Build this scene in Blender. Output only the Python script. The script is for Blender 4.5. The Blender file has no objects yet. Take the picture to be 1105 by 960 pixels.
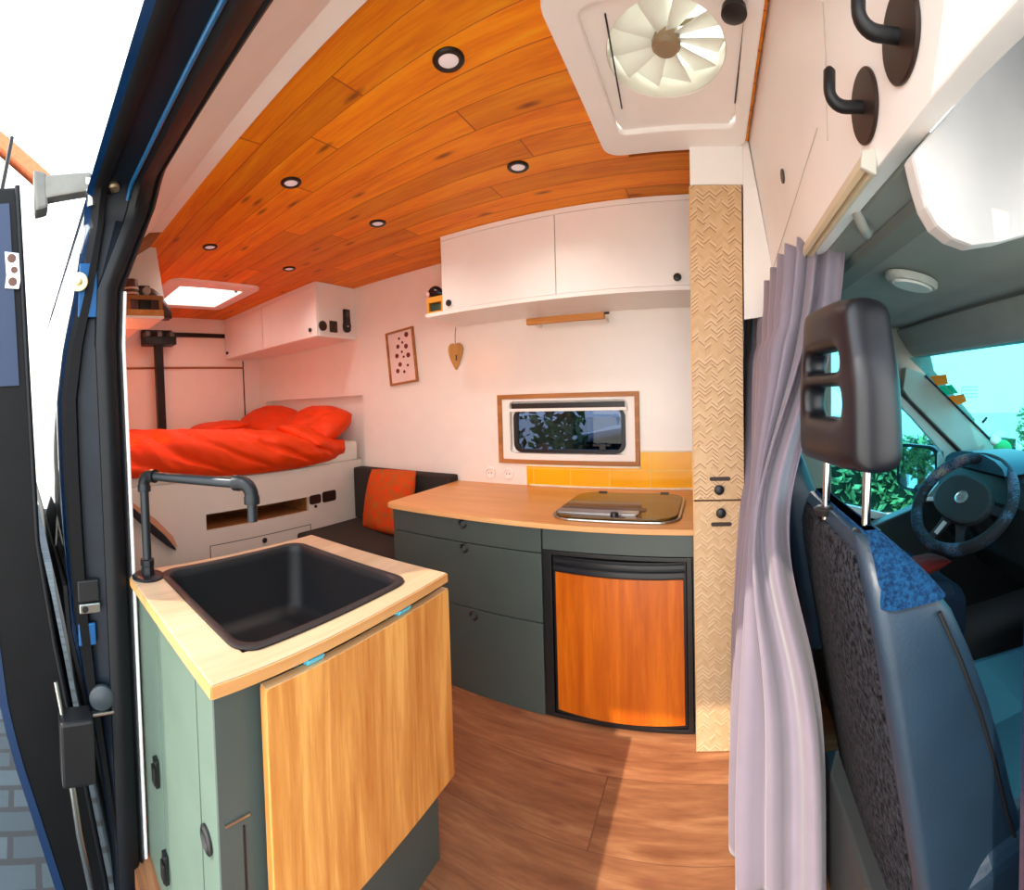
import bpy, bmesh, math, random
from mathutils import Vector, Matrix, noise
random.seed(7)
SC = bpy.context.scene
COL = SC.collection

# ------------------------------------------------------------------ lens of the photograph (a stitched, cylindrical wide view)
F, PX, PY = 474.57, 552.5, 447.78
YAW, PITCH, ROLL = .4512, -.0331, -.0288
EYE = Vector((0, 0, 1.25))
_f = Vector((-math.sin(YAW)*math.cos(PITCH), math.cos(YAW)*math.cos(PITCH), math.sin(PITCH)))
_r = Vector((math.cos(YAW), math.sin(YAW), 0)); _u = _r.cross(_f)
RT = math.cos(ROLL)*_r + math.sin(ROLL)*_u
UP = math.cos(ROLL)*_u - math.sin(ROLL)*_r
FW = _f

def ray(px, py):
    a = (px-PX)/F; h = -(py-PY)/F
    return RT*math.sin(a) + UP*h + FW*math.cos(a)

def at(px, py, x=None, y=None, z=None, pl=None):
    """the point of a known plane of the van that lies under a pixel of the photograph"""
    d = ray(px, py)
    if x is not None: t = (x-EYE.x)/d.x
    elif y is not None: t = (y-EYE.y)/d.y
    elif z is not None: t = (z-EYE.z)/d.z
    else: t = (pl[0]-EYE).dot(pl[1])/d.dot(pl[1])
    return EYE + d*t

# ------------------------------------------------------------------ materials
def lin(c):
    return tuple(((v/255)/12.92 if v/255 <= .04045 else ((v/255+.055)/1.055)**2.4) for v in c) + (1,)
MATS = {}
class NT:
    def __init__(s, name):
        s.m = bpy.data.materials.new(name); s.m.use_nodes = True
        s.t = s.m.node_tree; s.t.nodes.clear()
        s.out = s.t.nodes.new('ShaderNodeOutputMaterial')
        s.b = s.t.nodes.new('ShaderNodeBsdfPrincipled')
        s.t.links.new(s.b.outputs[0], s.out.inputs[0])
    def n(s, typ, **kw):
        nd = s.t.nodes.new(typ)
        for k, v in kw.items():
            if k.startswith('i_'):
                nd.inputs[int(k[2:])].default_value = v
            else: setattr(nd, k, v)
        return nd
    def l(s, a, b): s.t.links.new(a, b)
    def math(s, op, a, b=None):
        nd = s.n('ShaderNodeMath', operation=op)
        for i, v in enumerate((a, b)):
            if v is None: continue
            if isinstance(v, (int, float)): nd.inputs[i].default_value = v
            else: s.l(v, nd.inputs[i])
        return nd.outputs[0]
    def mix(s, fac, a, b, blend='MIX'):
        nd = s.n('ShaderNodeMix', data_type='RGBA', blend_type=blend)
        for sock, v in ((nd.inputs[0], fac), (nd.inputs[6], a), (nd.inputs[7], b)):
            if isinstance(v, (int, float)): sock.default_value = v
            elif isinstance(v, tuple): sock.default_value = v
            else: s.l(v, sock)
        return nd.outputs[2]
    def ramp(s, fac, *stops):
        nd = s.n('ShaderNodeValToRGB')
        cr = nd.color_ramp
        while len(cr.elements) < len(stops): cr.elements.new(.5)
        for e, (p, c) in zip(cr.elements, stops): e.position = p; e.color = c
        s.l(fac, nd.inputs[0]); return nd.outputs[0]
    def coord(s, scale=(1, 1, 1), rot=(0, 0, 0), loc=(0, 0, 0)):
        tc = s.n('ShaderNodeTexCoord'); mp = s.n('ShaderNodeMapping')
        mp.inputs[1].default_value = loc; mp.inputs[2].default_value = rot; mp.inputs[3].default_value = scale
        s.l(tc.outputs['Object'], mp.inputs[0]); return mp.outputs[0]
    def noise(s, vec, scale=5, detail=3, rough=.5, dist=0):
        nd = s.n('ShaderNodeTexNoise'); s.l(vec, nd.inputs['Vector'])
        nd.inputs['Scale'].default_value = scale; nd.inputs['Detail'].default_value = detail
        nd.inputs['Roughness'].default_value = rough; nd.inputs['Distortion'].default_value = dist
        return nd.outputs['Fac']
    def bump(s, h, strength=.2, dist=.01):
        nd = s.n('ShaderNodeBump'); nd.inputs['Strength'].default_value = strength; nd.inputs['Distance'].default_value = dist
        s.l(h, nd.inputs['Height']); s.l(nd.outputs[0], s.b.inputs['Normal'])

def paint(name, col, rough=.5, metal=0., var=.05, bump=0., bscale=60, coat=0., spec=.5, sheen=0.):
    k = name
    if k in MATS: return MATS[k]
    s = NT(name); c = lin(col); v = s.coord()
    nz = s.noise(v, 9, 4)
    d = tuple(x*(1-var) for x in c[:3])+(1,); e = tuple(min(1, x*(1+var)) for x in c[:3])+(1,)
    s.l(s.ramp(nz, (.3, d), (.7, e)), s.b.inputs['Base Color'])
    s.b.inputs['Roughness'].default_value = rough; s.b.inputs['Metallic'].default_value = metal
    s.b.inputs['Coat Weight'].default_value = coat; s.b.inputs['Specular IOR Level'].default_value = spec
    if sheen: s.b.inputs['Sheen Weight'].default_value = sheen
    if bump: s.bump(s.noise(v, bscale, 4), bump, .004)
    MATS[k] = s.m; return s.m

def wood(name, c1, c2, axis='X', rough=.4, scale=1., coat=0., knots=None):
    if name in MATS: return MATS[name]
    s = NT(name)
    st = {'X': (.9, 12, 12), 'Y': (12, .9, 12), 'Z': (12, 12, .9)}[axis]
    v = s.coord(tuple(q*scale for q in st))
    n1 = s.noise(v, 1.6, 5, .6, .6); n2 = s.noise(v, 7, 3, .7, .2)
    f = s.math('ADD', s.math('MULTIPLY', n1, .72), s.math('MULTIPLY', n2, .28))
    a, b = lin(c1), lin(c2); m = tuple((x+y)/2 for x, y in zip(a, b))
    col = s.ramp(f, (.33, b), (.5, m), (.62, a))
    if knots:
        kv = s.coord({'X': (2.2, 6, 6), 'Y': (6, 2.2, 6), 'Z': (6, 6, 2.2)}[axis])
        vo = s.n('ShaderNodeTexVoronoi'); s.l(kv, vo.inputs['Vector']); vo.inputs['Scale'].default_value = 1.1
        kf = s.ramp(vo.outputs['Distance'], (.03, (1, 1, 1, 1)), (.11, (0, 0, 0, 1)))
        col = s.mix(kf, col, lin(knots))
    s.l(col, s.b.inputs['Base Color']); s.b.inputs['Roughness'].default_value = rough
    s.b.inputs['Coat Weight'].default_value = coat
    s.bump(n2, .08, .003)
    MATS[name] = s.m; return s.m

def glass(name, tint=(255, 255, 255), rough=0., alpha_mix=.0):
    if name in MATS: return MATS[name]
    s = NT(name)
    s.t.nodes.remove(s.b)
    tr = s.n('ShaderNodeBsdfTransparent'); tr.inputs[0].default_value = lin(tint)
    gl = s.n('ShaderNodeBsdfGlossy'); gl.inputs['Roughness'].default_value = rough
    fr = s.n('ShaderNodeFresnel'); fr.inputs[0].default_value = 1.45
    mx = s.n('ShaderNodeMixShader')
    ge = s.n('ShaderNodeNewGeometry'); s.l(s.math('MULTIPLY', fr.outputs[0], s.math('SUBTRACT', 1., ge.outputs['Backfacing'])), mx.inputs[0]); s.l(tr.outputs[0], mx.inputs[1]); s.l(gl.outputs[0], mx.inputs[2])
    s.l(mx.outputs[0], s.out.inputs[0])
    MATS[name] = s.m; return s.m

def translucent(name, col, mixf=.5):
    if name in MATS: return MATS[name]
    s = NT(name); s.b.inputs['Base Color'].default_value = lin(col); s.b.inputs['Roughness'].default_value = .3
    tl = s.n('ShaderNodeBsdfTranslucent'); tl.inputs[0].default_value = lin(col)
    mx = s.n('ShaderNodeMixShader'); mx.inputs[0].default_value = mixf
    s.l(s.b.outputs[0], mx.inputs[1]); s.l(tl.outputs[0], mx.inputs[2]); s.l(mx.outputs[0], s.out.inputs[0])
    MATS[name] = s.m; return s.m

def planks(name, c1, c2, c3, y0, w, rough=.45, length=1.9, knot=(70, 25, 5), grain=12., gap=.02, gapcol=(60, 25, 8), coat=0.):
    """boards laid along X: tone per board, grain, knots, butt joints"""
    if name in MATS: return MATS[name]
    s = NT(name)
    tc = s.n('ShaderNodeTexCoord'); sp = s.n('ShaderNodeSeparateXYZ'); s.l(tc.outputs['Object'], sp.inputs[0])
    q = s.math('DIVIDE', s.math('SUBTRACT', sp.outputs[1], y0), w)
    i = s.math('FLOOR', q); fr = s.math('FRACT', q)
    wn = s.n('ShaderNodeTexWhiteNoise', noise_dimensions='1D'); s.l(i, wn.inputs['W'])
    xo = s.math('ADD', sp.outputs[0], s.math('MULTIPLY', wn.outputs[0], 7.3))
    xs = s.math('DIVIDE', xo, length); bi = s.math('FLOOR', xs); bf = s.math('FRACT', xs)
    w2 = s.n('ShaderNodeTexWhiteNoise', noise_dimensions='2D')
    cb = s.n('ShaderNodeCombineXYZ'); s.l(i, cb.inputs[0]); s.l(bi, cb.inputs[1]); s.l(cb.outputs[0], w2.inputs['Vector'])
    c = s.n('ShaderNodeCombineXYZ'); s.l(xo, c.inputs[0])
    s.l(s.math('ADD', s.math('MULTIPLY', sp.outputs[1], grain), s.math('MULTIPLY', i, 3.7)), c.inputs[1])
    s.l(s.math('MULTIPLY', w2.outputs[0], 20), c.inputs[2])
    n1 = s.noise(c.outputs[0], 1.7, 6, .62, .9); n2 = s.noise(c.outputs[0], 9, 3, .6)
    f = s.math('ADD', s.math('MULTIPLY', n1, .7), s.math('MULTIPLY', n2, .3))
    col = s.ramp(f, (.34, lin(c2)), (.52, lin(c1)), (.68, lin(c3)))
    tone = s.ramp(w2.outputs[0], (0, (.78, .78, .78, 1)), (1, (1.12, 1.12, 1.12, 1)))
    col = s.mix(1., col, tone, 'MULTIPLY')
    kc = s.n('ShaderNodeCombineXYZ'); s.l(s.math('MULTIPLY', xo, 2.6), kc.inputs[0]); s.l(s.math('MULTIPLY', sp.outputs[1], 8.5), kc.inputs[1])
    vo = s.n('ShaderNodeTexVoronoi', voronoi_dimensions='2D'); s.l(kc.outputs[0], vo.inputs['Vector']); vo.inputs['Scale'].default_value = 1.
    sc_ = s.n('ShaderNodeSeparateColor'); s.l(vo.outputs['Color'], sc_.inputs[0])
    kf = s.math('MULTIPLY', s.ramp(vo.outputs['Distance'], (.03, (1, 1, 1, 1)), (.13, (0, 0, 0, 1))), s.math('GREATER_THAN', sc_.outputs[0], .62))
    col = s.mix(s.math('MULTIPLY', kf, .8), col, lin(knot))
    g1 = s.math('LESS_THAN', fr, gap); g2 = s.math('LESS_THAN', bf, .003)
    g = s.math('MAXIMUM', g1, g2)
    col = s.mix(s.math('MULTIPLY', g, .8), col, lin(gapcol))
    s.l(col, s.b.inputs['Base Color']); s.b.inputs['Roughness'].default_value = rough; s.b.inputs['Specular IOR Level'].default_value = .3
    s.b.inputs['Coat Weight'].default_value = coat; s.b.inputs['Coat Roughness'].default_value = .3
    s.bump(s.math('SUBTRACT', s.math('MULTIPLY', n2, .15), g), .25, .003)
    MATS[name] = s.m; return s.m

def weave(name):
    s = NT(name)
    tc = s.n('ShaderNodeTexCoord'); sp = s.n('ShaderNodeSeparateXYZ'); s.l(tc.outputs['Object'], sp.inputs[0])
    W = .021
    u = s.math('DIVIDE', s.math('ADD', sp.outputs[0], 10.), W); iu = s.math('FLOOR', u); fu = s.math('FRACT', u)
    par = s.math('MODULO', iu, 2.)
    tri = s.math('ABSOLUTE', s.math('SUBTRACT', par, fu))        # chevrons
    v = s.math('ADD', s.math('DIVIDE', sp.outputs[2], W*.62), s.math('MULTIPLY', tri, -1.35))
    iv = s.math('FLOOR', v); fv = s.math('FRACT', v)
    cb = s.n('ShaderNodeCombineXYZ'); s.l(iu, cb.inputs[0]); s.l(iv, cb.inputs[1])
    wn = s.n('ShaderNodeTexWhiteNoise', noise_dimensions='2D'); s.l(cb.outputs[0], wn.inputs['Vector'])
    nz = s.noise(s.coord((1, 1, 1)), 14, 3)
    thr = s.math('ADD', s.math('MULTIPLY', wn.outputs[0], .7), s.math('MULTIPLY', nz, .5))
    line = s.math('MULTIPLY', s.math('LESS_THAN', fv, .22), s.math('GREATER_THAN', thr, .64))
    base = s.ramp(wn.outputs[0], (0, lin((200, 162, 120))), (.5, lin((210, 174, 132))), (1, lin((220, 188, 148))))
    lo = s.math('LESS_THAN', sp.outputs[2], .9)
    col = s.mix(s.math('MULTIPLY', line, s.math('SUBTRACT', 1., s.math('MULTIPLY', lo, .45))), base, lin((128, 78, 38)))
    s.l(col, s.b.inputs['Base Color']); s.b.inputs['Roughness'].default_value = .55
    s.bump(s.math('SUBTRACT', s.math('MULTIPLY', fv, .3), line), .05, .002)
    return s.m

def tiles(name):
    s = NT(name)
    tc = s.n('ShaderNodeTexCoord'); sp = s.n('ShaderNodeSeparateXYZ'); s.l(tc.outputs['Object'], sp.inputs[0])
    fx = s.math('FRACT', s.math('DIVIDE', s.math('ADD', sp.outputs[0], 10.249), .216))
    fz = s.math('FRACT', s.math('DIVIDE', s.math('SUBTRACT', sp.outputs[2], .771), .1))
    g = s.math('MAXIMUM', s.math('LESS_THAN', fx, .018), s.math('LESS_THAN', fz, .04))
    nz = s.noise(s.coord(), 5, 2)
    col = s.mix(g, s.ramp(nz, (.3, lin((250, 176, 10))), (.7, lin((255, 192, 24)))), lin((245, 205, 110)))
    s.l(col, s.b.inputs['Base Color']); s.b.inputs['Roughness'].default_value = .22
    s.bump(g, -.2, .002)
    return s.m

def cobbles(name):
    s = NT(name)
    v = s.coord((2.1, 2.2, 1), (0, 0, math.pi/2))
    br = s.n('ShaderNodeTexBrick'); s.l(v, br.inputs['Vector']); br.inputs['Scale'].default_value = 1
    br.inputs['Color1'].default_value = lin((30, 46, 56)); br.inputs['Color2'].default_value = lin((50, 66, 76))
    br.inputs['Mortar'].default_value = lin((14, 20, 26)); br.inputs['Mortar Size'].default_value = .03
    s.l(s.mix(s.math('MULTIPLY', s.noise(s.coord(), 40, 4), .5), br.outputs[0], lin((30, 42, 50))), s.b.inputs['Base Color'])
    s.b.inputs['Roughness'].default_value = .85; s.bump(br.outputs['Fac'], -.6, .01)
    return s.m

def speckle(name, c1, c2, scale=300, rough=.9, bump=.4):
    if name in MATS: return MATS[name]
    s = NT(name); n = s.noise(s.coord(), scale, 3, .7)
    s.l(s.ramp(n, (.38, lin(c1)), (.62, lin(c2))), s.b.inputs['Base Color'])
    s.b.inputs['Roughness'].default_value = rough; s.b.inputs['Specular IOR Level'].default_value = .12; s.bump(n, bump, .003)
    MATS[name] = s.m; return s.m

WHITE = paint('white_wall_board', (246, 240, 232), .25, var=.015)
WHITE2 = paint('white_cupboard_paint', (246, 242, 238), .38, var=.015)
CREAM = paint('white_trim_paint', (248, 244, 238), .5, var=.02)
GREY = paint('grey_green_paint', (70, 80, 76), .42, var=.05)
SAGE = paint('sage_green_paint', (90, 108, 95), .5, var=.06)
BLK = paint('black_plastic', (22, 22, 24), .4)
BLKM = paint('matt_black_metal', (26, 26, 28), .45, metal=.3)
RUB = paint('black_rubber', (9, 11, 16), .5, var=.2, spec=.3)
BLUE = paint('dark_blue_car_paint', (8, 42, 80), .22, metal=.2, coat=1., var=.1)
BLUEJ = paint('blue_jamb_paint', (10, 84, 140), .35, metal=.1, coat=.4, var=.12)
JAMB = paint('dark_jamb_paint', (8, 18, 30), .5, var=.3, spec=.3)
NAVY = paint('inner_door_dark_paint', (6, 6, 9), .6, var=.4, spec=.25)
STEEL = paint('brushed_steel', (190, 190, 186), .28, metal=1.)
GALV = paint('zinc_plated_steel', (112, 110, 104), .5, metal=.45, var=.25)
CHROME = paint('chrome', (225, 225, 225), .08, metal=1.)
CEIL = planks('varnished_pine_boards', (240, 140, 6), (216, 106, 2), (250, 164, 20), .775, .113, .5, 1.7, knot=(110, 44, 6), gap=.014, gapcol=(150, 66, 10), coat=0.)
FLOORM = planks('brown_vinyl_boards', (144, 94, 62), (116, 70, 44), (170, 120, 82), 1.117, .248, .5, 1.3, knot=(120, 70, 50), grain=9., gap=.008, gapcol=(95, 58, 42))
TOPW = wood('beech_worktop_laminate', (222, 160, 92), (206, 138, 70), 'X', .35)
TOPS = wood('pale_oak_worktop', (190, 164, 134), (170, 142, 110), 'Y', .5)
EDGE = wood('pale_beech_edging', (232, 182, 122), (212, 154, 94), 'X', .5)
FLAPW = wood('oiled_oak_board', (230, 166, 88), (180, 102, 38), 'Z', .42, knots=(90, 40, 10))
FLAPE = wood('raw_oak_edge', (232, 190, 140), (205, 155, 100), 'Y', .55)
FRIDGEW = wood('cherry_veneer', (214, 110, 16), (176, 76, 5), 'Z', .35)
PLY = wood('plywood', (172, 112, 58), (138, 82, 36), 'Y', .6)
PINE = wood('honey_pine', (214, 148, 70), (188, 116, 44), 'X', .5)
OAKF = wood('oak_frame', (190, 128, 66), (150, 92, 40), 'X', .5)
WEAVE = weave('woven_bamboo_veneer')
TILE = tiles('yellow_glazed_tiles')
ORANGE = paint('orange_cotton', (230, 62, 1), .55, var=.06, bump=.12, bscale=220, spec=.3)
DARKC = speckle('dark_grey_upholstery', (46, 42, 40), (66, 60, 56), 400, .9, .2)
CURT = paint('mauve_grey_curtain_cloth', (128, 117, 130), .75, var=.05, bump=.1, bscale=300, sheen=.3)
CARPET = speckle('charcoal_carpet', (4, 4, 7), (46, 47, 54), 95, .95, .5)
LEATH = paint('grey_blue_leatherette', (26, 44, 60), .42, var=.12, bump=.12, bscale=160)
BLUEF = speckle('blue_check_cloth', (5, 28, 58), (16, 58, 94), 130, .9, .3)
CABG = paint('dark_grey_headlining', (136, 142, 136), .9, var=.05, bump=.1)
CABL = paint('light_grey_cab_plastic', (168, 170, 162), .6, var=.04)
DASH = paint('dark_dashboard_plastic', (38, 42, 44), .55, var=.1, bump=.1, bscale=200)
SKINW = paint('cream_render', (238, 232, 220), .9, var=.03)
TERRA = paint('terracotta_tiles', (186, 104, 66), .8, var=.15, bump=.3, bscale=12)
LEAF = None

# ------------------------------------------------------------------ object helpers
WL = {}
def nb(): return bmesh.new()

def box(bm, x0, x1, y0, y1, z0, z1, M=None):
    vs = [bm.verts.new(Vector(p)) for p in ((x0,y0,z0),(x1,y0,z0),(x1,y1,z0),(x0,y1,z0),(x0,y0,z1),(x1,y0,z1),(x1,y1,z1),(x0,y1,z1))]
    for f in ((3,2,1,0),(4,5,6,7),(0,1,5,4),(1,2,6,5),(2,3,7,6),(3,0,4,7)): bm.faces.new([vs[i] for i in f])
    if M is not None:
        for v in vs: v.co = M @ v.co
    return vs

def prism(bm, pts, d):
    """polygon of 3-D points pushed along the vector d"""
    d = Vector(d); a = [bm.verts.new(Vector(p)) for p in pts]; b = [bm.verts.new(Vector(p)+d) for p in pts]
    n = len(pts)
    bm.faces.new(a[::-1]); bm.faces.new(b)
    for i in range(n): bm.faces.new([a[i], a[(i+1) % n], b[(i+1) % n], b[i]])

def loft(bm, rings, closed_ring=True, caps=True):
    R = [[bm.verts.new(Vector(p)) for p in r] for r in rings]
    n = len(R[0]); m = n if closed_ring else n-1
    for a, b in zip(R, R[1:]):
        for i in range(m): bm.faces.new([a[i], a[(i+1) % n], b[(i+1) % n], b[i]])
    if caps and closed_ring and n > 2:
        bm.faces.new(R[0][::-1]); bm.faces.new(R[-1])
    return R

def tube(bm, pts, r, seg=14, rs=None):
    pts = [Vector(p) for p in pts]; rings = []; ref = None
    for i, p in enumerate(pts):
        t = (pts[min(i+1, len(pts)-1)] - pts[max(i-1, 0)]).normalized()
        if ref is None:
            ref = t.cross(Vector((0, 0, 1)))
            if ref.length < .1: ref = t.cross(Vector((1, 0, 0)))
        ref = (ref - t*ref.dot(t)).normalized(); b = t.cross(ref)
        rr = rs[i] if rs else r
        rings.append([p + (ref*math.cos(2*math.pi*k/seg) + b*math.sin(2*math.pi*k/seg))*rr for k in range(seg)])
    loft(bm, rings)

def disc(bm, c, n, r, th, seg=28, rx=None):
    """a round plate of radius r, thickness th along n, centred on c at its back"""
    n = Vector(n).normalized(); a = n.orthogonal().normalized(); b = n.cross(a); c = Vector(c)
    b0 = [c + (a*math.cos(t)+b*math.sin(t))*r for t in (2*math.pi*k/seg for k in range(seg))]
    prism(bm, b0, n*th)

def lathe(bm, c, n, prof, seg=32):
    """prof: (radius, height along n)"""
    n = Vector(n).normalized(); a = n.orthogonal().normalized(); b = n.cross(a); c = Vector(c)
    rings = [[c + n*h + (a*math.cos(t)+b*math.sin(t))*max(r, 1e-4) for t in (2*math.pi*k/seg for k in range(seg))] for r, h in prof]
    loft(bm, rings)

def rrect(x0, x1, y0, y1, r, seg=5):
    out = []
    for cx, cy, a0 in ((x1-r, y1-r, 0), (x0+r, y1-r, 90), (x0+r, y0+r, 180), (x1-r, y0+r, 270)):
        for k in range(seg+1):
            a = math.radians(a0+90*k/seg); out.append((cx+r*math.cos(a), cy+r*math.sin(a)))
    return out

def ring_prism(bm, outer, inner, f, d):
    """frame between two outlines of equal length; f maps (u,v) to a 3-D point"""
    d = Vector(d); n = len(outer)
    A = [bm.verts.new(Vector(f(*p))) for p in outer]; B = [bm.verts.new(Vector(f(*p))) for p in inner]
    A2 = [bm.verts.new(v.co+d) for v in A]; B2 = [bm.verts.new(v.co+d) for v in B]
    for i in range(n):
        j = (i+1) % n
        bm.faces.new([A[i], A[j], B[j], B[i]]); bm.faces.new([A2[j], A2[i], B2[i], B2[j]])
        bm.faces.new([A[j], A[i], A2[i], A2[j]]); bm.faces.new([B[i], B[j], B2[j], B2[i]])

def mesh(name, bm, mat, parent=None, bev=0., seg=2, smooth=None, mats=None):
    bmesh.ops.recalc_face_normals(bm, faces=bm.faces)
    if bev:
        es = [e for e in bm.edges if len(e.link_faces) == 2 and e.calc_face_angle(0) > .5]
        bmesh.ops.bevel(bm, geom=es, offset=bev, segments=seg, affect='EDGES', profile=.6, clamp_overlap=True)
    if parent is not None: o0 = WL[parent.name]
    else:
        xs = [v.co for v in bm.verts]
        lo = Vector([min(c[i] for c in xs) for i in range(3)]); hi = Vector([max(c[i] for c in xs) for i in range(3)])
        o0 = Vector(((lo.x+hi.x)/2, (lo.y+hi.y)/2, lo.z)) if not getattr(mesh, 'keep', False) else Vector((0, 0, 0))
    for v in bm.verts: v.co -= o0
    me = bpy.data.meshes.new(name); bm.to_mesh(me); bm.free()
    ob = bpy.data.objects.new(name, me); COL.objects.link(ob)
    me.materials.append(mat)
    for q in mats or (): me.materials.append(q)
    if smooth is not None:
        for p in me.polygons: p.use_smooth = True
        me.set_sharp_from_angle(angle=math.radians(smooth))
    if parent is not None: ob.parent = parent; WL[ob.name] = o0
    else: ob.location = o0; WL[ob.name] = o0
    return ob

def tag(o, label, cat, group=None, kind=None):
    o['label'] = label; o['category'] = cat
    if group: o['group'] = group
    if kind: o['kind'] = kind
    return o

def thing(name, label, cat, loc, group=None):
    o = bpy.data.objects.new(name, None); COL.objects.link(o); o.location = loc; WL[o.name] = Vector(loc)
    return tag(o, label, cat, group)

def struct(name, bm, mat, label, cat='structure', world=True, **kw):
    mesh.keep = world
    o = mesh(name, bm, mat, **kw); mesh.keep = False
    return tag(o, label, cat, kind='structure')

def copy_thing(root, loc, label, group=None):
    r = root.copy(); COL.objects.link(r); r.location = loc; r['label'] = label
    if group: r['group'] = group
    for ch in list(root.children):
        c = ch.copy(); COL.objects.link(c); c.parent = r
        for g in list(ch.children):
            d = g.copy(); COL.objects.link(d); d.parent = c
    return r

def smooth01(t): t = max(0, min(1, t)); return t*t*(3-2*t)
def lerp(a, b, t): return a+(b-a)*t
def pw(tab, z):
    """piecewise linear table [(z, value)] with z falling"""
    if z >= tab[0][0]: return tab[0][1]
    for (a, va), (b, vb) in zip(tab, tab[1:]):
        if z >= b: return lerp(va, vb, (a-z)/(a-b))
    return tab[-1][1]

# measures of the van, metres
YN, YF, XR, ZC = .40, 2.24, -3.66, 2.10

# ================================================================== SETTING
b = nb(); box(b, XR, .62, .26, 2.30, -.05, 0)
struct('floor', b, FLOORM, 'brown wood-look vinyl floor of the van', 'floor')
b = nb(); box(b, .62, 2.3, .26, 2.30, -.06, -.01)
struct('floor_cab', b, DASH, 'dark floor of the driving cab', 'floor')

# ceiling boards, each with its own groove
b = nb()
edges = [.69] + [.775+.113*k for k in range(0, 14)]
edges = [e for e in edges if e < 2.235] + [2.24]
FX0, FX1, FY0, FY1 = -.275, .085, .93, 1.46     # hole of the roof fan
SX0, SX1, SY0, SY1 = -3.18, -2.69, 1.06, 1.56   # hole of the skylight
for y0, y1 in zip(edges, edges[1:]):
    cuts = [XR, .135]
    segs = [(XR, .135)]
    for hx0, hx1, hy0, hy1 in ((SX0, SX1, SY0, SY1), (FX0, FX1, FY0, FY1)):
        if y1 > hy0 and y0 < hy1:
            ns = []
            for s0, s1 in segs:
                if s0 < hx0 and s1 > hx1: ns += [(s0, hx0), (hx1, s1)]
                else: ns.append((s0, s1))
            segs = ns
    for s0, s1 in segs: box(b, s0, s1, y0+.0004, y1-.0004, ZC, ZC+.012)
box_top = [(XR, .135, .69, 2.24)]
struct('ceiling', b, CEIL, 'varnished orange pine board ceiling with knots', 'ceiling', bev=.0012, seg=1)
# roof deck above the boards, open under the skylight and the fan
b = nb()
def deck(x0, x1, y0, y1): box(b, x0, x1, y0, y1, ZC+.014, ZC+.05)
deck(XR-.1, SX0, .5, 2.3); deck(SX0, SX1, .5, SY0); deck(SX0, SX1, SY1, 2.3)
deck(SX1, FX0, .5, 2.3); deck(FX0, FX1, .5, FY0); deck(FX0, FX1, FY1, 2.3); deck(FX1, .6, .5, 2.3)
struct('ceiling_roof_deck', b, CABG, 'roof deck above the pine boards', 'roof')

def wall_cells(name, xs, zs, holes, y0, y1, mat, label):
    b = nb()
    xs = sorted(set(xs)); zs = sorted(set(zs))
    for x0, x1 in zip(xs, xs[1:]):
        for z0, z1 in zip(zs, zs[1:]):
            cx, cz = (x0+x1)/2, (z0+z1)/2
            if any(h[0] < cx < h[1] and h[2] < cz < h[3] for h in holes): continue
            box(b, x0, x1, y0, y1, z0, z1)
    bmesh.ops.remove_doubles(b, verts=b.verts, dist=1e-5)
    # drop the faces shared by two cells
    seen = {}
    for f in list(b.faces): seen.setdefault(tuple(sorted(v.index for v in f.verts)), []).append(f)
    return struct(name, b, mat, label, 'wall')

WX0, WX1, WZ0, WZ1 = -1.10, -.415, .925, 1.25
NX0, NX1, NZ0, NZ1 = -3.55, -2.255, .80, 1.325
wall_cells('wall_driver_side', [XR, NX0, NX1, WX0, WX1, .30], [0, NZ0, NZ1, WZ0, WZ1, ZC+.03], [(WX0, WX1, WZ0, WZ1), (NX0, NX1, NZ0, NZ1)], YF, YF+.05, WHITE, 'glossy white wall opposite the sliding door')
b = nb(); box(b, NX0-.02, NX1+.02, YF+.05, YF+.07, NZ0-.02, NZ1+.02)
struct('wall_niche', b, WHITE, 'back of the shallow recess in the wall beside the pillows', 'wall')
b = nb(); box(b, XR-.05, XR, .3, 2.3, 0, ZC+.03)
struct('wall_rear', b, WHITE, 'white lined rear doors behind the bed', 'wall')
b = nb(); box(b, XR, XR+.012, .42, 2.06, 1.645, 1.662)
struct('trim_1', b, PLY, 'thin brown strip across the rear doors', 'trim')
b = nb(); box(b, XR, XR+.008, 2.055, 2.064, .9, 1.72)
struct('trim_2', b, BLK, 'thin black gap down the rear doors near the wall', 'trim')
# near side wall, behind the door pillar
b = nb()
box(b, XR, -1.37, .285, .318, 0, 1.70)
prism(b, [(XR, .318, 1.70), (XR, .285, 1.70), (XR, .60, ZC), (XR, .69, ZC)], (-2.14-XR, 0, 0))
prism(b, [(-2.14, .318, 1.70), (-2.14, .285, 1.70), (-2.14, .40, 1.93), (-2.14, .424, 1.924)], (.77, 0, 0))
struct('wall_door_side', b, WHITE, 'white inner wall of the door side beyond the sliding door pillar', 'wall')
# white duct along the top of the door side
b = nb()
sec = [(.69, ZC+.004), (.69, ZC-.006), (.625, 2.086), (.612, 2.074), (.425, 1.925), (.40, 1.96), (.55, ZC+.01)]
prism(b, [(-1.93, y, z) for y, z in sec], (.62+1.93, 0, 0))
struct('trim_3', b, CREAM, 'white sloping duct between the door head and the pine ceiling', 'trim', bev=.003)
b = nb()
prism(b, [(-1.935, y, z) for y, z in ((.69, ZC), (.425, 1.925), (.40, 1.97), (.55, ZC))], (-.20, 0, 0))
struct('trim_4', b, PLY, 'brown wooden end piece of the white duct over the door pillar', 'trim')
q = [at(px, py, x=-2.13) for px, py in ((122, 258), (168, 266), (179, 334), (118, 334))]
b = nb(); prism(b, q, (-1.45, 0, 0))
struct('trim_5', b, WHITE, 'pale panel above the shelf at the left of the bed', 'trim')

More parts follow.
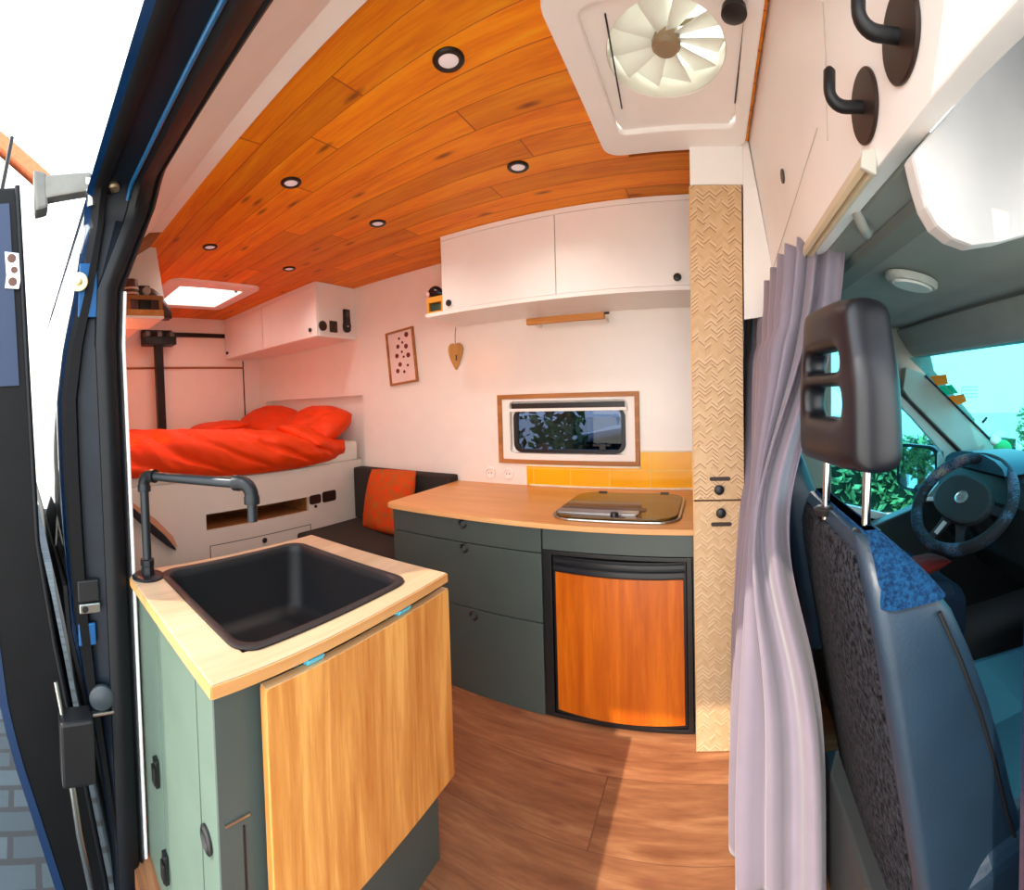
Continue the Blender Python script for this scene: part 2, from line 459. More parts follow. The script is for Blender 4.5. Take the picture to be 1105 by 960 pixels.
# ------------------------------------------------------------------ door opening: head, rounded corner, pillar
SHIFT = [(1.0, 0), (.6, .02), (.44, .05), (.25, .085), (-.1, .14), (-.4, .16)]
def rail(yh, zh, xp, yp, r=.08, k=0., back=0.):
    zh += back; xp -= back
    pts = [Vector((x, yh, zh)) for x in (.75, .3, -.2, -.6, -.9)]
    cx, cz = xp+r, zh-r
    for i in range(0, 9):
        a = math.radians(90+90*i/8)
        pts.append(Vector((cx+r*math.cos(a), 0, cz+r*math.sin(a))))
    for z in (1.6, 1.45, 1.3, 1.1, .9, .7, .5, .35, .2, .0, -.2, -.4):
        if z < cz-.03: pts.append(Vector((xp, 0, z)))
    out = []
    for q in pts[:5]: out.append(q)
    for q in pts[5:]:
        z0_ = 1.25 if k > 0 else 1.53; t = smooth01((q.z-z0_)/(zh-z0_)); out.append(Vector((q.x, lerp(yp, yh, t)+k*pw(SHIFT, q.z), q.z)))
    return out
def same(rails):
    n = min(len(r) for r in rails)
    return [r[:n] for r in rails]
def frame_part(name, rails, mat, label, parent=None, smooth=40):
    rails = same(rails); b = nb()
    rings = [[r[i] for r in rails] for i in range(len(rails[0]))]
    loft(b, rings)
    if parent is not None: return mesh(name, b, mat, parent, smooth=smooth)
    return struct(name, b, mat, label, 'door frame', smooth=smooth)
R0, R1, R2, R3 = rail(.424, 1.922, -1.203, .294), rail(.395, 1.895, -1.188, .272), rail(.36, 1.874, -1.178, .246), rail(.33, 1.874, -1.19, .218)
R3b = rail(.33, 1.90, -1.22, .218)
R4, R5 = rail(.30, 1.885, -1.215, .192, k=.2), rail(.268, 1.885, -1.225, .163, k=.5)
R6, R7 = rail(.262, 1.868, -1.205, .155, k=.6), rail(.245, 1.864, -1.205, .126, k=.8)
R8, R9 = rail(.228, 1.87, -1.23, .116, k=1), rail(.212, 1.876, -1.26, .112, k=1)
Bk0, Bk9 = rail(.43, 1.99, -1.28, .30), rail(.23, 1.95, -1.33, .113, k=1)
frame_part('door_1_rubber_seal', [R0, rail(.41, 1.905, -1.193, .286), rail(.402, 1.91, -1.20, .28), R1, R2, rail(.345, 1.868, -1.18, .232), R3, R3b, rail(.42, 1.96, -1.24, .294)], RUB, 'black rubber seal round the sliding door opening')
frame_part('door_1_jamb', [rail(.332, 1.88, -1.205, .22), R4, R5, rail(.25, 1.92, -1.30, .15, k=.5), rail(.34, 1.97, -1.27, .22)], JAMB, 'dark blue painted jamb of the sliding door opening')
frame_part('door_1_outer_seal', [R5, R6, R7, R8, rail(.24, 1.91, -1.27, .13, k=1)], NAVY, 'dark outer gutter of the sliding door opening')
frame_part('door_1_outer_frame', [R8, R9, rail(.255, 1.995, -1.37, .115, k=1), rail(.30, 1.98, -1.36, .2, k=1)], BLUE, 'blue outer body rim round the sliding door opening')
b = nb(); tube(b, rail(.322, 1.868, -1.196, .212)[:10], .0055, 8)  # tube coloured as the blue highlight along the door head
struct('trim_16', b, paint('blue_edge_highlight', (16, 84, 130), .35, coat=.3), 'blue highlight shown as a tube along the head of the sliding door opening', 'trim', smooth=60)
# white line of the lining along the pillar
b = nb(); pts = [p for p in R0[8:] if p.z < 1.62]
tube(b, [p+Vector((-.004, .006, 0)) for p in pts], .006, 8)
struct('trim_6', b, paint('white_edging', (246, 246, 244), .5), 'white edging strip down the door pillar', 'trim', smooth=60)
# roof side above the door, outside
b = nb()
prism(b, [(-3.9, y, z) for y, z in ((.255, 1.99), (.30, 2.12), (.36, 2.26), (.50, 2.34), (.50, 2.30), (.40, 2.22), (.34, 2.10), (.29, 1.99))], (4.9, 0, 0))
struct('roof_side', b, BLUE, 'blue roof side above the sliding door', 'van body', smooth=40)
# body side behind the opening
b = nb()
rings = []
for x in (-1.335, -2.0, -2.8, -3.8):
    zs = (1.95, 1.6, 1.3, 1.0, .8, .6, .44, .25, .0, -.3)
    o = [Vector((x, .113+pw(SHIFT, z)+.14*smooth01((z-1.2)/.75), z)) for z in zs]
    rings.append(o + [v+Vector((0, .03, 0)) for v in o[::-1]])
loft(b, rings)
struct('body_side', b, BLUE, 'glossy blue body side of the van behind the door opening', 'van body', smooth=50)
b = nb()
prism(b, [(-1.55, .103, .80), (-1.55, .108+.14*smooth01(.35/.75), 1.5), (-3.4, .108+.14*smooth01(.35/.75), 1.5), (-3.4, .103, .80)], (0, .012, 0))
struct('window_1', b, paint('dark_side_glass', (12, 18, 24), .05, coat=.5), 'dark fixed window in the body side behind the open sliding door', 'window', bev=.003)

b = nb(); rg = []
for x in (-1.34, -2.4, -3.8):
    o = [Vector((x, .098+pw(SHIFT, z), z)) for z in (.74, .6, .44, .25, .0, -.3)]
    rg.append(o+[v+Vector((0, .012, 0)) for v in o[::-1]])
loft(b, rg)
struct('trim_20', b, paint('black_reflection_cover', (10, 11, 14), .6), 'black sheet added over the lower body side to cover its reflection', 'trim')  # added dark sheet, hides the ground mirrored in the glossy paint
# ------------------------------------------------------------------ bulkhead panel over the cab
PN0, PN1 = Vector((.135, 0, ZC)), Vector((.236, 0, 1.575))
PD = (PN1-PN0).normalized(); PNORM = Vector((-PD.z, 0, PD.x)) * -1
if PNORM.x > 0: PNORM = -PNORM
PLANE = (PN0, PNORM)
b = nb()
prism(b, [(.135, .27, ZC+.03), (.236, .27, 1.575), (.268, .27, 1.580), (.17, .27, ZC+.03)], (0, 1.98, 0))
struct('wall_bulkhead', b, WHITE2, 'white sloping panel over the cab opening', 'wall', bev=.003)
b = nb(); prism(b, [(.1185, 1.500, ZC), (.1185, 1.500, 1.51), (.245, 1.500, 1.53), (.136, 1.500, ZC)], (0, .012, 0))
struct('trim_18', b, WHITE2, 'white filler between the tall cupboard and the panel over the cab', 'trim')
# fine joints of the hatch in the bulkhead
def on_panel(px, py, off=0.): return at(px, py, pl=(PN0+PNORM*off, PNORM))
b = nb()
j = [on_panel(889, 0, .0005), on_panel(893, 150, .0005), on_panel(880, 170, .0005), on_panel(834, 292, .0005)]
tube(b, [on_panel(888, 2, .0), on_panel(891, 60, .0), on_panel(893, 152, .0)], .0009, 6)
tube(b, [on_panel(882, 138, .0), on_panel(858, 215, .0), on_panel(834, 290, .0)], .0009, 6)
struct('trim_7', b, paint('joint_line_grey', (196, 186, 176), .8), 'fine joint lines of the hatch in the white panel over the cab', 'trim')
b = nb(); disc(b, on_panel(845, 190, -.002), PNORM, .017, .003)
struct('trim_8', b, BLK, 'round finger hole in the white panel over the cab', 'trim')
# white side piece hanging beside the cab opening
b = nb()
poly = [(985, 166), (992, 195), (1000, 222), (1012, 243), (1029, 257), (1050, 265), (1080, 261), (1120, 250), (1160, 235), (1160, 20), (1110, 26), (1050, 92)]
prism(b, [at(px, py, y=.49) for px, py in poly], (0, .03, 0))
struct('trim_9', b, paint('white_corner_board', (206, 204, 202), .55), 'white rounded corner panel hanging over the passenger seat', 'trim', bev=.006)

# ================================================================== CEILING FITTINGS
spots = [((484, 64), 'largest recessed ceiling spotlight, between the white duct and the roof fan'),
         ((559, 179.5), 'recessed ceiling spotlight above the left door of the kitchen locker'),
         ((314, 196.5), 'recessed ceiling spotlight on the red-lit boards, second along the row by the white duct'),
         ((407.5, 240.5), 'recessed ceiling spotlight between the kitchen locker and the rear locker'),
         ((226.5, 266), 'recessed ceiling spotlight just in front of the skylight, on its door side'),
         ((312, 289.5), 'recessed ceiling spotlight right above the rear locker doors')]
RING = paint('dark_bronze_ring', (34, 22, 20), .4, metal=.4)
s_ = NT('milky_lens'); s_.b.inputs['Base Color'].default_value = lin((226, 214, 214)); s_.b.inputs['Emission Color'].default_value = (1, .85, .82, 1); s_.b.inputs['Emission Strength'].default_value = .12; LENS = s_.m
first = None
for (px, py), lab in spots:
    p = at(px, py, z=ZC)
    if first is None:
        t = first = thing('ceiling_spotlight', lab, 'ceiling light', p, 'recessed ceiling spotlights')
        b = nb(); lathe(b, p+Vector((0, 0, .001)), (0, 0, -1), [(.026, 0), (.040, 0), (.040, .004), (.036, .008), (.027, .008), (.024, .002)], 36); mesh('trim_ring', b, RING, t, smooth=40)
        b = nb(); lathe(b, p, (0, 0, -1), [(.0265, -.004), (.0265, .003), (.018, .005), (.0, .0055)], 32); mesh('lens', b, LENS, t, smooth=40)
    else: copy_thing(first, p, lab)

# skylight over the bed
t = thing('skylight', 'white framed roof skylight glowing over the bed', 'skylight', (-2.94, 1.3, ZC))
def zpt(u, v, z): return (u, v, z)
b = nb()
ring_prism(b, rrect(-3.26, -2.575, .965, 1.635, .07), rrect(SX0, SX1, SY0, SY1, .02), lambda u, v: (u, v, ZC-.016), (0, 0, .018))
mesh('frame', b, WHITE2, t, bev=.004)
b = nb(); ring_prism(b, rrect(SX0, SX1, SY0, SY1, .02), rrect(SX0+.012, SX1-.012, SY0+.012, SY1-.012, .015), lambda u, v: (u, v, ZC-.014), (0, 0, .15)); mesh('shaft', b, WHITE2, t)
b = nb(); prism(b, [(u, v, ZC+.125) for u, v in rrect(SX0+.01, SX1-.01, SY0+.01, SY1-.01, .02)], (0, 0, .006))
mesh('pane', b, translucent('milky_acrylic', (250, 248, 244), .9), t)
b = nb(); box(b, -2.74, -2.72, 1.50, 1.512, ZC-.016, ZC+.004); mesh('latch', b, BLK, t)

# roof fan
t = thing('roof_fan', 'white square roof vent with clear fan blades above the tall cupboard', 'roof fan', (-.095, 1.2, ZC))
b = nb()
ring_prism(b, rrect(-.345, .125, .86, 1.515, .06), rrect(-.275, .085, .93, 1.40, .03), lambda u, v: (u, v, ZC-.022), (0, 0, .024)); mesh('frame', b, WHITE2, t, bev=.006)
FC = Vector((-.098, 1.115, ZC))
b = nb()   # inner plate with the round opening
N = 48
circ = [(FC.x+.148*math.cos(2*math.pi*k/N), FC.y+.158*math.sin(2*math.pi*k/N)) for k in range(N)]
def sqp(k):
    a = 2*math.pi*k/N; c, s = math.cos(a), math.sin(a)
    x0, x1, y0, y1 = -.275, .085, .93, 1.40
    q = min(((x1-FC.x)/c if c > 1e-6 else (x0-FC.x)/c if c < -1e-6 else 9), ((y1-FC.y)/s if s > 1e-6 else (y0-FC.y)/s if s < -1e-6 else 9))
    return (FC.x+c*q, FC.y+s*q)
ring_prism(b, [sqp(k) for k in range(N)], circ, lambda u, v: (u, v, ZC-.006), (0, 0, .006)); mesh('inner_plate', b, WHITE2, t)
for px0, px1 in (((653, 15), (671, 117)), ((806, 0), (793, 111))):
    p, q = at(*px0, z=ZC-.008), at(*px1, z=ZC-.008); b = nb(); tube(b, [p, q], .0022, 6); mesh('slot', b, BLK, t)
b = nb(); rg = [[FC+Vector((rx*math.cos(2*math.pi*k/48), rx*1.07*math.sin(2*math.pi*k/48), h)) for k in range(48)] for rx, h in ((.153, -.004), (.153, .07), (.146, .07), (.146, -.004), (.153, -.004))]
loft(b, rg, caps=False); bmesh.ops.remove_doubles(b, verts=b.verts, dist=1e-6); mesh('shroud', b, paint('smoked_cream_plastic', (212, 208, 194), .35), t, smooth=40)
BLADE = translucent('pale_clear_blade', (240, 240, 234), .42)
for k in range(10):
    a = 2*math.pi*k/10+.2; b = nb(); pts = []
    for rr, w, tw in ((.03, .016, .5), (.07, .027, .42), (.11, .037, .36), (.14, .042, .32)):
        c = FC+Vector((math.cos(a)*rr, math.sin(a)*rr, .03)); tn = Vector((-math.sin(a), math.cos(a), 0))*math.cos(tw)+Vector((0, 0, 1))*math.sin(tw)
        nn = tn.cross(Vector((math.cos(a), math.sin(a), 0)))*.0015
        pts.append([c-tn*w+nn, c+tn*w+nn, c+tn*w-nn, c-tn*w-nn])
    loft(b, pts); mesh('fan_blade', b, BLADE, t, smooth=50)
b = nb(); lathe(b, FC, (0, 0, -1), [(.030, -.05), (.036, -.03), (.036, -.012), (.028, -.004), (.0, -.003)], 28); mesh('hub', b, paint('brown_motor_hub', (150, 130, 100), .4), t, smooth=40)
for a in (0., math.pi/2):
    b = nb(); d = Vector((math.cos(a+1.4), math.sin(a+1.4), 0)); tube(b, [FC+d*.15+Vector((0, 0, .06)), FC-d*.15+Vector((0, 0, .06))], .006, 6); mesh('motor_arm', b, paint('olive_arm', (120, 108, 80), .5), t)
b = nb(); p = at(792, 6, z=ZC-.03)
lathe(b, p, (0, 0, -1), [(.012, -.02), (.012, 0), (.026, .005), (.028, .018), (.018, .024), (0, .025)], 20); mesh('crank_knob', b, BLK, t, smooth=40)
b = nb(); prism(b, [(FC.x-.2, FC.y-.2, ZC+.12), (FC.x+.2, FC.y-.2, ZC+.12), (FC.x+.2, FC.y+.23, ZC+.12), (FC.x-.2, FC.y+.23, ZC+.12)], (0, 0, .006)); mesh('dome', b, translucent('cream_dome', (240, 238, 230), .8), t)

# ================================================================== LOCKERS
def knob(parent, p, n=(0, -1, 0), r=.014, mat=BLK, name='knob'):
    b = nb(); lathe(b, Vector(p), n, [(r*.7, -.002), (r*.7, .004), (r, .006), (r, .011), (r*.8, .014), (0, .0145)], 22)
    return mesh(name, b, mat, parent, smooth=40)

t = thing('kitchen_locker', 'white overhead locker with two flap doors above the kitchen worktop', 'locker', (-.68, 2.05, 1.715))
LY = 1.875
b = nb(); box(b, -1.285, -.066, LY+.018, YF-.002, 1.722, ZC-.002); mesh('body', b, WHITE2, t, bev=.002)
b = nb(); box(b, -1.395, -.066, LY-.004, YF-.002, 1.700, 1.720); mesh('base_shelf', b, WHITE2, t, bev=.002)
b = nb(); box(b, -1.285, -.066, LY, LY+.018, ZC-.026, ZC-.003); mesh('top_rail', b, WHITE2, t, bev=.0015)
d1 = nb(); box(d1, -1.285, -.674, LY, LY+.017, 1.722, ZC-.028); d1 = mesh('door', d1, WHITE2, t, bev=.002)
d2 = nb(); box(d2, -.670, -.068, LY, LY+.017, 1.722, ZC-.028); d2 = mesh('door', d2, WHITE2, t, bev=.002)
knob(d1, at(485, 327, y=LY), r=.016); knob(d2, at(731, 299.5, y=LY), r=.017)

t = thing('bed_locker', 'white overhead locker with two doors above the pillows', 'locker', (-2.96, 2.05, 1.735))
b = nb(); box(b, -3.645, -2.30, LY+.018, YF-.002, 1.73, ZC-.002); mesh('body', b, WHITE2, t, bev=.002)
b = nb(); box(b, -3.645, -2.30, LY, LY+.018, ZC-.034, ZC-.003); mesh('top_rail', b, WHITE2, t, bev=.0015)
d1 = nb(); box(d1, -3.645, -2.992, LY, LY+.017, 1.732, ZC-.036); d1 = mesh('door', d1, WHITE2, t, bev=.002)
d2 = nb(); box(d2, -2.984, -2.302, LY, LY+.017, 1.732, ZC-.036); d2 = mesh('door', d2, WHITE2, t, bev=.002)
knob(d1, (-3.605, LY, 1.785), r=.014); knob(d2, at(335.5, 356, y=LY), r=.014)
p = at(348, 351.5, x=-2.298); b = nb(); lathe(b, p, (1, 0, 0), [(.034, 0), (.034, .008), (.028, .011), (.022, .008), (0, .007)], 26); mesh('round_socket', b, paint('brown_black_plastic', (46, 34, 28), .4), t, smooth=40)
p = at(359.5, 352.5, x=-2.298); b = nb(); box(b, p.x-.001, p.x+.008, p.y-.034, p.y+.034, p.z-.040, p.z+.040); mesh('switch', b, paint('brown_black_plastic', (46, 34, 28), .4), t, bev=.004)
p0 = at(372.5, 334, x=-2.298); p1 = at(373, 359, x=-2.298)
b = nb(); o = [(-.026, p0.z), (.028, p0.z), (.030, lerp(p0.z, p1.z, .55)), (.036, lerp(p0.z, p1.z, .72)), (.030, lerp(p0.z, p1.z, .92)), (.012, p1.z), (-.010, p1.z), (-.030, lerp(p0.z, p1.z, .92)), (-.034, lerp(p0.z, p1.z, .72)), (-.028, lerp(p0.z, p1.z, .55))]
prism(b, [(-2.299, p0.y+u, z) for u, z in o], (.022, 0, 0)); rc = mesh('control_handset', b, BLK, t, bev=.006)
b = nb(); box(b, -2.278, -2.275, p0.y-.014, p0.y+.014, lerp(p0.z, p1.z, .35), lerp(p0.z, p1.z, .12)); mesh('screen', b, paint('handset_screen', (96, 90, 86), .2), rc)
b = nb(); box(b, -2.278, -2.275, p0.y-.008, p0.y+.010, lerp(p0.z, p1.z, .76), lerp(p0.z, p1.z, .72)); mesh('badge', b, paint('handset_badge', (210, 200, 196), .4), rc)

# small things on the end of the locker shelf
t = thing('toy_crate', 'small yellow wooden box on the end of the locker shelf', 'box', (-1.335, 2.0, 1.7205))
b = nb(); x0, x1 = -1.393, -1.290; y0, y1 = 1.885, 1.97; z0, z1 = 1.7205, 1.806
for q in ((x0, x0+.012, y0, y1, z0, z1), (x1-.012, x1, y0, y1, z0, z1), (x0+.012, x1-.012, y0, y1, z0, z0+.01), (x0+.012, x1-.012, y0, y1, z1-.03, z1), (x0+.012, x1-.012, y1-.01, y1, z0+.01, z1-.03)): box(b, *q)
mesh('crate_body', b, paint('yellow_pine', (228, 160, 50), .5), t, bev=.0015)
b = nb(); box(b, x0+.014, x1-.014, y0+.012, y1-.014, z0+.011, z0+.05); mesh('contents', b, paint('dark_green_contents', (40, 66, 56), .6, var=.5), t, bev=.004)
t = thing('penguin_ornament', 'black and white bird ornament lying on the small yellow box', 'ornament', (-1.33, 2.0, 1.8155))
b = nb(); cs = []
for i in range(11):
    u = i/10; rr = .030*math.sin(math.pi*min(1, u*.9+.08))**.7
    c = Vector((-1.412+.112*u, 1.925, 1.807+rr*.98+.010*(1-u)))
    cs.append([c+Vector((0, rr*math.cos(a), rr*math.sin(a))) for a in (2*math.pi*k/14 for k in range(14))])
loft(b, cs); mesh('body', b, paint('glossy_black_glaze', (22, 18, 30), .25), t, smooth=60)
b = nb(); lathe(b, (-1.400, 1.897, 1.826), (-.3, -1, 0), [(.017, -.006), (.015, 0), (.008, .004), (0, .005)], 16); mesh('pink_face', b, paint('pink_white_glaze', (226, 180, 176), .4), t, smooth=60)

# paper-roll bar under the locker
t = thing('paper_roll_holder', 'wooden roll bar fixed under the kitchen locker', 'roll holder', (-.70, 2.10, 1.634))
b = nb(); box(b, -.915, -.505, 2.085, 2.115, 1.636, 1.668); mesh('bar', b, PINE, t, bev=.004)
for x in (-.895, -.525):
    b = nb(); box(b, x-.008, x+.008, 2.115, YF, 1.642, 1.662); mesh('bracket', b, WHITE2, t)
b = nb(); tube(b, [(-.505, 2.10, 1.664), (-.482, 2.10, 1.664)], .006, 10); mesh('end_pin', b, BLK, t)

# hanging heart
t = thing('wooden_heart', 'small brown wooden heart hanging from the locker shelf', 'heart', (-1.445, 2.2, 1.44))
b = nb(); c0 = Vector((-1.444, 2.225, 1.53)); half = [(0, .066), (.014, .075), (.032, .074), (.047, .060), (.052, .038), (.048, .010), (.036, -.024), (.020, -.056), (.006, -.080)]
out = [c0+Vector((u, 0, v)) for u, v in half]+[c0+Vector((0, 0, -.086))]+[c0+Vector((-u, 0, v)) for u, v in half[:0:-1]]
prism(b, out, (0, .010, 0)); mesh('heart', b, wood('brown_heart_wood', (206, 160, 88), (172, 122, 58), 'Z', .5), t, bev=.002)
b = nb(); tube(b, [(-1.444, 2.229, 1.60), (-1.446, 2.231, 1.64), (-1.443, 2.2365, 1.70)], .0022, 6); mesh('string', b, paint('jute', (180, 140, 90), .8), t)
b = nb(); box(b, -1.441, -1.433, 2.222, 2.226, 1.50, 1.535); mesh('painted_motif', b, paint('dark_motif', (70, 44, 24), .6), t, bev=.002)

# picture
pc = Vector((-1.868, 2.232, 1.562))
t = thing('picture_frame', 'small oak framed print of brown seed dots on the white wall', 'picture', pc)
rot = Matrix.Rotation(math.radians(-4.5), 4, 'Y')
def pf(u, v, d=0.): return pc + rot @ Vector((u, -d, v))
b = nb(); ring_prism(b, [(-.118, -.178), (.118, -.178), (.118, .178), (-.118, .178)], [(-.106, -.166), (.106, -.166), (.106, .166), (-.106, .166)], lambda u, v: pf(u, v, .012), (0, .018, 0)); mesh('frame', b, OAKF, t)
b = nb(); prism(b, [pf(-.106, -.166, 0.0), pf(.106, -.166, 0.0), pf(.106, .166, 0.0), pf(-.106, .166, 0.0)], (0, .006, 0)); pr = mesh('print', b, paint('print_paper', (240, 214, 206), .7), t)
dots = [(.048, .118, .020), (-.008, .106, .011), (.014, .082, .010), (-.022, .066, .017), (.038, .058, .019), (.004, .034, .010), (-.036, .018, .018), (.014, .006, .010), (.048, .010, .019), (-.018, -.030, .018), (.038, -.042, .011), (-.040, -.062, .018), (.008, -.072, .012)]
dotm = paint('dark_red_seed', (110, 36, 26), .7, var=.4)
for u, v, r in dots:
    b = nb(); disc(b, pf(u*1.15, v*1.25-.01, .0), (0, -1, 0), r*.85, .0012, 18); mesh('printed_dot', b, dotm, pr)

# ================================================================== KITCHEN WINDOW
t = struct('window_2', nb(), OAKF, 'small framed window over the worktop', 'window') if False else None
b = nb(); ring_prism(b, [(-1.172, .895), (-.364, .895), (-.364, 1.283), (-1.172, 1.283)], [(-1.146, .918), (-.388, .918), (-.388, 1.258), (-1.146, 1.258)], lambda u, v: (u, YF-.012, v), (0, .014, 0))
win = struct('window_2', b, OAKF, 'small kitchen window with oak surround over the worktop', 'window', bev=.0015)
WL['window_2'] = Vector((0, 0, 0))
def wpart(name, bm, mat, **kw): return mesh(name, bm, mat, win, **kw)
b = nb(); ring_prism(b, rrect(-1.146, -.388, .918, 1.258, .004, 4), rrect(-1.105, -.425, .952, 1.243, .03, 4), lambda u, v: (u, YF-.004, v), (0, .035, 0)); wpart('inner_frame', b, CREAM, bev=.002)
b = nb(); ring_prism(b, rrect(-1.115, -.415, .935, 1.248, .03, 5), rrect(-1.064, -.462, .974, 1.188, .03, 5), lambda u, v: (u, YF+.032, v), (0, .010, 0)); wpart('sash_frame', b, CREAM)
b = nb(); box(b, -1.088, -.445, YF-.001, YF+.02, 1.202, 1.232); wpart('blind_cassette', b, BLK, bev=.003)
b = nb(); box(b, -1.10, -.43, YF-.002, YF+.025, 1.186, 1.203); wpart('blind_rail', b, CREAM, bev=.002)
b = nb(); ring_prism(b, rrect(-1.085, -.445, .955, 1.20, .05, 5), rrect(-1.060, -.465, .972, 1.195, .04, 5), lambda u, v: (u, YF+.014, v), (0, .022, 0)); wpart('sash_seal', b, BLK, bev=.002)
b = nb(); prism(b, [(u, YF+.03, v) for u, v in rrect(-1.075, -.455, .962, 1.2, .04, 5)], (0, .004, 0)); wpart('pane', b, glass('tinted_pane', (120, 132, 150)))
for px in (588, 650):
    p = at(px, 481, y=YF); b = nb(); box(b, p.x-.055, p.x+.04, YF+.004, YF+.018, p.z-.004, p.z+.006); box(b, p.x-.016, p.x+.016, YF-.004, YF+.01, p.z-.022, p.z+.010); wpart('latch_handle', b, BLK, bev=.003)

# ================================================================== KITCHEN RUN
KY = 1.57; KZ = .753
t = thing('kitchen_cabinet', 'dark grey-green kitchen base cabinet with three drawers beside the fridge', 'cabinet', (-1.03, 1.9, 0))
b = nb(); box(b, -1.405, -.660, KY+.022, YF-.004, .0, KZ-.002); box(b, -.070, -.062, KY+.01, YF-.004, 0, KZ-.002); box(b, -.660, -.070, KY+.022, YF-.004, .670, KZ-.002); mesh('carcass', b, GREY, t)
b = nb(); box(b, -.645, -.062, KY, KY+.02, .668, KZ-.003); mesh('fascia', b, GREY, t, bev=.002)
def drawer(z0, z1, kp):
    b = nb(); box(b, -1.405, -.652, KY, KY+.02, z0, z1); o = mesh('drawer', b, GREY, t, bev=.002)
    p = at(*kp, y=KY); b = nb(); lathe(b, p, (0, -1, 0), [(.012, -.001), (.021, -.001), (.021, .004), (.017, .007), (.012, .004), (.010, -.001)], 24); kk = mesh('finger_ring', b, BLK, o, smooth=40)
    return o
drawer(.652, KZ-.003, (499, 565)); drawer(.373, .648, (501, 591)); drawer(.0, .369, (511, 664))

t = tag(mesh('kitchen_worktop', (lambda b: (prism(b, [(x, y, KZ) for x, y in [(-1.395, 1.552), (-1.43, 1.565), (-1.447, 1.60), (-1.462, YF-.001), (-.061, YF-.001), (-.061, 1.552)]], (0, 0, .022)), b)[1])(nb()), TOPW, bev=.004), 'orange-toned wooden worktop under the kitchen window', 'worktop')
b = nb()
for k in range(6):
    pass
pts = [(-.061, 1.5515), (-1.393, 1.5515), (-1.431, 1.5635), (-1.4485, 1.60)]
rg = [[(x, y, KZ+.002), (x, y, KZ+.0205), (x, y+.004, KZ+.0205), (x, y+.004, KZ+.002)] for x, y in pts]
loft(b, rg); mesh('edge_band', b, EDGE, t)

# hob
HZ = KZ+.022
t = thing('gas_hob', 'glass lidded steel hob set in the worktop', 'hob', (-.37, 1.84, HZ))
b = nb(); prism(b, [(u, v, HZ) for u, v in rrect(-.640, -.118, 1.605, 2.065, .09, 8)], (0, 0, .010)); mesh('rim', b, STEEL, t, bev=.004)
LID = NT('brown_glass_lid'); LID.b.inputs['Base Color'].default_value = lin((96, 66, 14)); LID.b.inputs['Roughness'].default_value = .08; LID.b.inputs['Specular IOR Level'].default_value = .5
b = nb(); prism(b, [(u, v, HZ+.011) for u, v in rrect(-.628, -.130, 1.617, 2.055, .085, 8)], (0, 0, .008)); mesh('glass_lid', b, LID.m, t, bev=.002)
b = nb(); prism(b, [(u, v, HZ+.0195) for u, v in rrect(-.615, -.285, 1.650, 1.715, .01, 3)], (0, 0, .004)); cp = mesh('control_panel', b, STEEL, t, bev=.001)
b = nb(); prism(b, [(u, v, HZ+.0195) for u, v in rrect(-.615, -.262, 1.716, 1.765, .01, 3)], (0, 0, .002)); mesh('dark_band', b, paint('dark_brown_print', (70, 40, 20), .3), t)
b = nb(); lathe(b, at(663, 557, z=HZ+.024), (0, 0, 1), [(.016, 0), (.016, .012), (.013, .016), (0, .017)], 18); mesh('knob', b, BLK, cp, smooth=40)
for x in (-.52, -.22):
    b = nb(); box(b, x-.02, x+.02, 2.045, 2.066, HZ+.008, HZ+.024); mesh('hinge', b, BLK, t, bev=.003)

# tiles
b = nb(); prism(b, [(x, YF-.009, z) for x, z in ((-1.0, KZ+.024), (-.062, KZ+.024), (-.062, .971), (-.362, .971), (-.362, .889), (-1.0, .889))], (0, .008, 0))
mesh.keep = True
t = tag(mesh('tile_splashback', b, TILE), 'yellow tiled splashback behind the hob', 'splashback'); mesh.keep = False
b = nb(); box(b, -1.0, -.362, YF-.014, YF-.001, .884, .894); box(b, -.362, -.062, YF-.012, YF-.001, .969, .976); WL['tile_splashback'] = Vector((0, 0, 0)); mesh('edge_strip', b, paint('white_sealant', (238, 228, 200), .4), t)
b = nb(); tube(b, [(-.98, YF-.013, KZ+.026), (-.062, YF-.013, KZ+.026)], .006, 6); mesh('sealant_line', b, paint('white_sealant', (238, 228, 200), .4), t)
# sockets
so = None
for (px, py), lab in (((529, 510), 'round white wall socket farther from the yellow tiles'), ((548.5, 511), 'round white wall socket next to the yellow tiles')):
    p = at(px, py, y=YF)
    if so is None:
        so = thing('wall_socket', lab, 'socket', p, 'white wall sockets above the worktop')
        b = nb(); lathe(b, p, (0, -1, 0), [(.036, 0), (.036, .005), (.030, .008), (.024, .008), (.021, .002), (0, .002)], 28); pl = mesh('cover_plate', b, paint('cream_plastic', (244, 236, 228), .4), so, smooth=40)
        for s in (-.009, .009):
            b = nb(); disc(b, p+Vector((s, -.0022, 0)), (0, -1, 0), .003, .001, 10); mesh('pin_hole', b, BLK, pl)
    else: copy_thing(so, p, lab)

